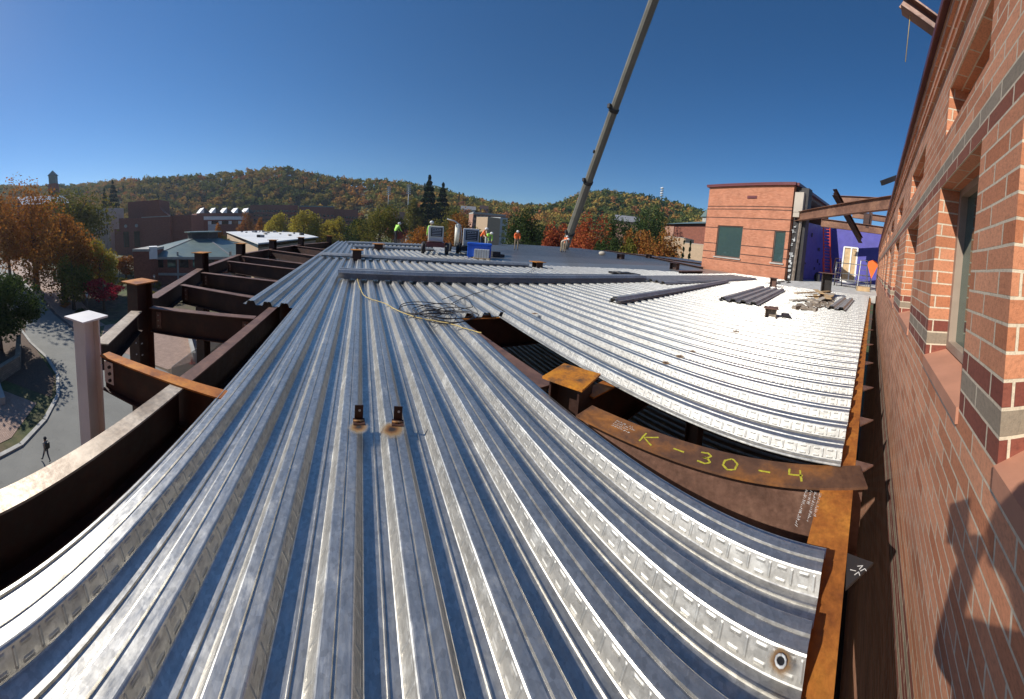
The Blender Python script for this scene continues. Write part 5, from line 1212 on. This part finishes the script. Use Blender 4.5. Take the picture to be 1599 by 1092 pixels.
for px,py,lab in ((292,518,'orange traffic cone at the fence end'),(297,532,'second orange traffic cone by the fence'),(300,568,'red cone lying on the asphalt below the girders'),(272,497,'small orange cone behind the orange-capped column')):
    g = on_z(px,py,GZ); t = thing('traffic_cone',lab,'cone',(g.x,g.y,GZ+.02),0,'traffic cones'); m = MB(); m.tube([(0,0,.03),(0,0,.75)],[.19,.03],12); m.build('cone',M['red'],t); m = MB(); m.box((0,0,.02),(.5,.5,.04)); m.build('base',M['red'],t)
for k,(px,py) in enumerate(((8,945),(40,915),(70,885),(120,850))):
    pass
m = MB(); P = [on_z(5,940,-9.5), on_z(60,885,-9.5), on_z(120,840,-9.5), on_z(175,780,-9.5)]
m.tube(P,.05,6); tag(m.build('safety_cable', M['rope']), 'slack safety line strung below the near girder', 'cable')
g = on_z(93,858,-9.4); m = MB(); m.sphere((g.x,g.y,g.z),.28,8); tag(m.build('red_buoy', M['red']), 'red ball marker on the safety line below the near girder', 'marker')

# ================================================================== TREES
def limbs(mb, H, r, spread, n=7, g=random):
    mb.tube([(0,0,-.4),(g.uniform(-.1,.1)*H*.1,0,H*.25),(g.uniform(-.3,.3),g.uniform(-.3,.3),H*.55),(0,0,H*.85)],[r*1.25,r*.85,r*.5,r*.12],9)
    for k in range(n):
        z = H*g.uniform(.25,.6); a = 2*pi*k/n+g.uniform(-.3,.3); L = spread*g.uniform(.5,.85)
        mb.tube([(0,0,z),(cos(a)*L*.5,sin(a)*L*.5,z+L*.38),(cos(a)*L,sin(a)*L,z+L*.75)],[r*.42,r*.24,r*.06],6)
LEAF = {
 'orange': m_leaf('leaf_orange', [(.12,.045,.012),(.24,.095,.018),(.34,.15,.028),(.30,.10,.025),(.20,.12,.03)]),
 'yellow': m_leaf('leaf_yellow', [(.14,.12,.02),(.28,.22,.03),(.38,.29,.04),(.20,.19,.035),(.30,.2,.03)]),
 'olive': m_leaf('leaf_olive', [(.05,.06,.015),(.10,.10,.022),(.16,.135,.025),(.09,.095,.02),(.18,.11,.02)]),
 'green': m_leaf('leaf_green', [(.016,.030,.012),(.035,.055,.018),(.055,.075,.022),(.03,.05,.016)]),
 'dark': m_leaf('leaf_dark', [(.010,.020,.011),(.018,.032,.016),(.028,.042,.018)], .15),
 'red': m_leaf('leaf_red', [(.14,.035,.02),(.25,.055,.025),(.33,.09,.03),(.22,.08,.025)]),
 'crimson': m_leaf('leaf_crimson', [(.16,.012,.02),(.30,.02,.035),(.4,.03,.05)]),
 'rustleaf': m_leaf('leaf_rust', [(.16,.06,.02),(.28,.11,.025),(.20,.12,.03),(.3,.09,.03)]),
}
def tree(base, H, W, leaf, label, nleaf=4200, size=.42, con=False, name=None, low=.12, lobes=18, group=None, seed=None, cat='tree'):
    g = np.random.default_rng(seed or random.randint(1,10**6)); x, y = base[0], base[1]; gz = float(ground_z(x,y)) if len(base) < 3 else base[2]
    t = thing(name or ('pine_tree' if con else 'autumn_tree'), label, cat, (x,y,gz), random.random()*6, group)
    m = MB()
    if con: m.tube([(0,0,-.4),(0,0,H*.96)],[W*.05,.05],8)
    else: limbs(m, H, W*.035+.08, W*.45)
    m.build('trunk', M['bark'], t)
    ch = H*(1-low)/2; P = crown_pts(nleaf, W/2*1.25, ch*1.08, con, lobes, g); P[:,2] += H*low+ch
    V = quads_cloud(P, size); o = bpy.data.objects.new('crown', mesh_quads('crown', V, LEAF[leaf])); COL.objects.link(o); o.parent = t
    return t
def tr(px, pytop, D, W_px, leaf, label, con=False, base_el=None, **kw):
    """tree whose top is seen at (px, pytop) from distance D, crown W_px pixels wide"""
    p = at_d(px, pytop, D); gz = float(ground_z(p.x,p.y)); H = p.z-gz; W = W_px/CF*D
    return tree((p.x,p.y), H, W, leaf, label, con=con, **kw)
tree((-38.5,16.4), 11.5, 10.5, 'green', 'large dark glossy-leaved tree at the left edge above the terrace', 16000, .36, low=.05, lobes=30, seed=11)
tr(45,282,84,128,'orange','tall orange-brown tree at far left, with thin bare top',nleaf=11000,size=.6,lobes=36,seed=3,low=.04)
tr(92,318,70,130,'orange','broad rusty orange tree beside the brick pavement',nleaf=11000,size=.52,lobes=36,seed=5,low=.04)
tr(112,290,122,110,'olive','tall olive-yellow tree behind the rusty orange tree',nleaf=8000,size=.9,lobes=26,seed=6,low=.04)
tr(152,366,72,72,'yellow','young yellow-green tree right of the rusty orange tree',nleaf=8500,size=.42,seed=8,low=.04)
tr(110,392,60,62,'olive','low olive and brown tree at the foot of the rusty orange tree',nleaf=5500,size=.4,seed=21,low=.02)
tr(5,295,95,60,'rustleaf','dark brown tree cut by the left edge of the view',nleaf=4200,size=.7,seed=9)
tr(160,432,58,58,'crimson','small crimson maple on the bank',nleaf=4200,size=.30,low=.3,seed=12)
tr(176,288,240,34,'dark','tall dark blue-green conifer left of the stepped gable hall',con=True,nleaf=3500,size=1.5,seed=13)
tr(163,300,230,24,'dark','shorter dark conifer next to the tall one',con=True,nleaf=2500,size=1.5,seed=14)
tr(195,395,92,34,'rustleaf','small purple-brown tree in front of the stepped gable hall',nleaf=2500,size=.5,seed=15)
tr(342,348,110,22,'orange','narrow orange tree behind the pavilion lantern',nleaf=2600,size=.6,con=False,seed=16)
tr(352,362,95,34,'olive','olive bush-like tree between pavilion and white roof',nleaf=2600,size=.55,seed=17)
tr(383,332,200,26,'rustleaf','brown half-bare tree left of the yellow trees',nleaf=2500,size=.9,seed=18)
tr(408,338,175,24,'rustleaf','second brown half-bare tree left of the yellow trees',nleaf=2500,size=.8,seed=19)
for k,(px,py,W_,lf,lab) in enumerate(((436,329,40,'yellow','first yellow tree beyond the white roof, counted from left'),(474,320,48,'yellow','second yellow tree beyond the white roof, the tallest and most orange'),(502,338,42,'yellow','third yellow tree beyond the white roof, low and wide'),
    (528,336,44,'yellow','fourth yellow tree beyond the white roof'),(562,333,42,'green','dark green tree between the yellow trees and the big olive one'),(594,315,74,'olive','big round olive tree behind the green-vested worker'),(655,338,58,'orange','bright orange tree behind the cream generator'),
    (700,322,60,'olive','olive-yellow tree above the cream generator'),(722,322,48,'rustleaf','dark red-brown tree above the grey generator'),(752,352,30,'olive','small bare olive tree before the tan stair block'))):
    tr(px,py,[150,140,150,145,135,110,88,120,105,100][k],W_*1.12,lf,lab,low=.05,nleaf=7500,size=[.75,.7,.75,.7,.65,.6,.45,.6,.55,.5][k],seed=30+k)
tr(671,281,190,48,'dark','tallest dark conifer breaking the skyline in the middle',con=True,nleaf=6500,size=1.5,seed=50)
tr(692,292,200,44,'dark','second dark conifer right of the tallest one',con=True,nleaf=6000,size=1.5,seed=51)
tr(650,305,185,34,'olive','olive tree left of the tallest conifer',nleaf=3600,size=1.0,seed=52)
for k,(px,py,D,W_,lf,lab) in enumerate(((820,328,75,62,'green','dark green tree behind the stooping orange-shirted worker'),(876,336,92,46,'red','faded red maple left of the crane boom'),(925,328,70,66,'red','large red-orange maple right of the crane boom'),
    (968,338,78,56,'green','green tree between the two large maples'),(1003,337,72,62,'rustleaf','orange and green maple right of the green tree'),(1040,355,66,48,'rustleaf','rust-brown tree before the dark brick hall'),(1018,306,105,60,'green','tall dark pine left of the dark brick hall'),
    (985,370,60,40,'olive','low olive tree in front of the maples'),(900,355,80,44,'rustleaf','brown-orange tree just behind the boom foot'),(950,365,64,40,'green','low green tree at the far deck edge'),(1078,384,60,10,'dark','left one of two slim clipped cypresses before the tan wall'),
    (1068,383,60,9,'dark','right one of two slim clipped cypresses before the tan wall'),(850,352,110,40,'green','hazy green tree between orange-shirted worker and maples'))):
    tr(px,py,D,W_*1.22 if W_>20 else W_,lf,lab,con=(lf=='dark' and W_<20),low=.05,nleaf=10500 if W_>20 else 1200,size=.42 if D<90 else .6,seed=70+k,lobes=24)
for k in range(15):
    px = [205,218,232,246,262,190,178,210,236,100,120,128,252,275,172][k]; py = [432,448,440,452,462,448,470,462,470,480,470,492,440,474,418][k]
    g = on_z(px,py,GZ); tree((g.x,g.y), random.uniform(1.2,2.6), random.uniform(2,4), ['olive','green','green','olive','rustleaf'][k%5], ['olive','dark green','green','olive','brown'][k%5]+' shrub on the bank, %s counted from the wing' % ORD[k], 900, .22, name='shrub', low=.0, lobes=9, group='shrubs on the bank', seed=100+k, cat='shrub')
# parked cars glimpsed by the theatre
for k,(px,py,mt_,lab) in enumerate(((172,383,M['white'],'white parked car by the service wing'),(180,388,M['lightgrey'],'silver parked car by the service wing'))):
    g = on_z(px,py,GZ); t = thing('parked_car',lab,'car',(g.x,g.y,GZ+.03),.6+k*.5,'parked cars')
    m = MB(); m.box((0,0,.6),(4.4,1.8,.6)); m.build('body',mt_,t,bevel=.15); m = MB(); m.box((-.2,0,1.1),(2.3,1.6,.5)); m.build('cabin',M['glassdark'],t,bevel=.2)
    for sx in (-1.35,1.35):
        for sy in (-.85,.85): m = MB(); m.cyl((sx,sy,.33),.33,.2,14,axis=(0,1,0)); m.build('wheel',M['black'],t)
# ---------------------------------------------------------------- thin autumn haze
hz_ = bpy.data.materials.new('haze'); hz_.use_nodes = True; q = hz_.node_tree; q.nodes.clear(); vo = q.nodes.new('ShaderNodeVolumePrincipled'); ou = q.nodes.new('ShaderNodeOutputMaterial')
vo.inputs['Color'].default_value = (.75,.85,1,1); vo.inputs['Density'].default_value = HAZE; vo.inputs['Anisotropy'].default_value = .3; q.links.new(vo.outputs[0], ou.inputs['Volume'])
if HAZE > 0:
    m = MB(); m.box((0,0,60),(2400,2400,330)); tag(m.build('haze', hz_), 'thin blue haze over the valley', 'haze', kind='stuff')
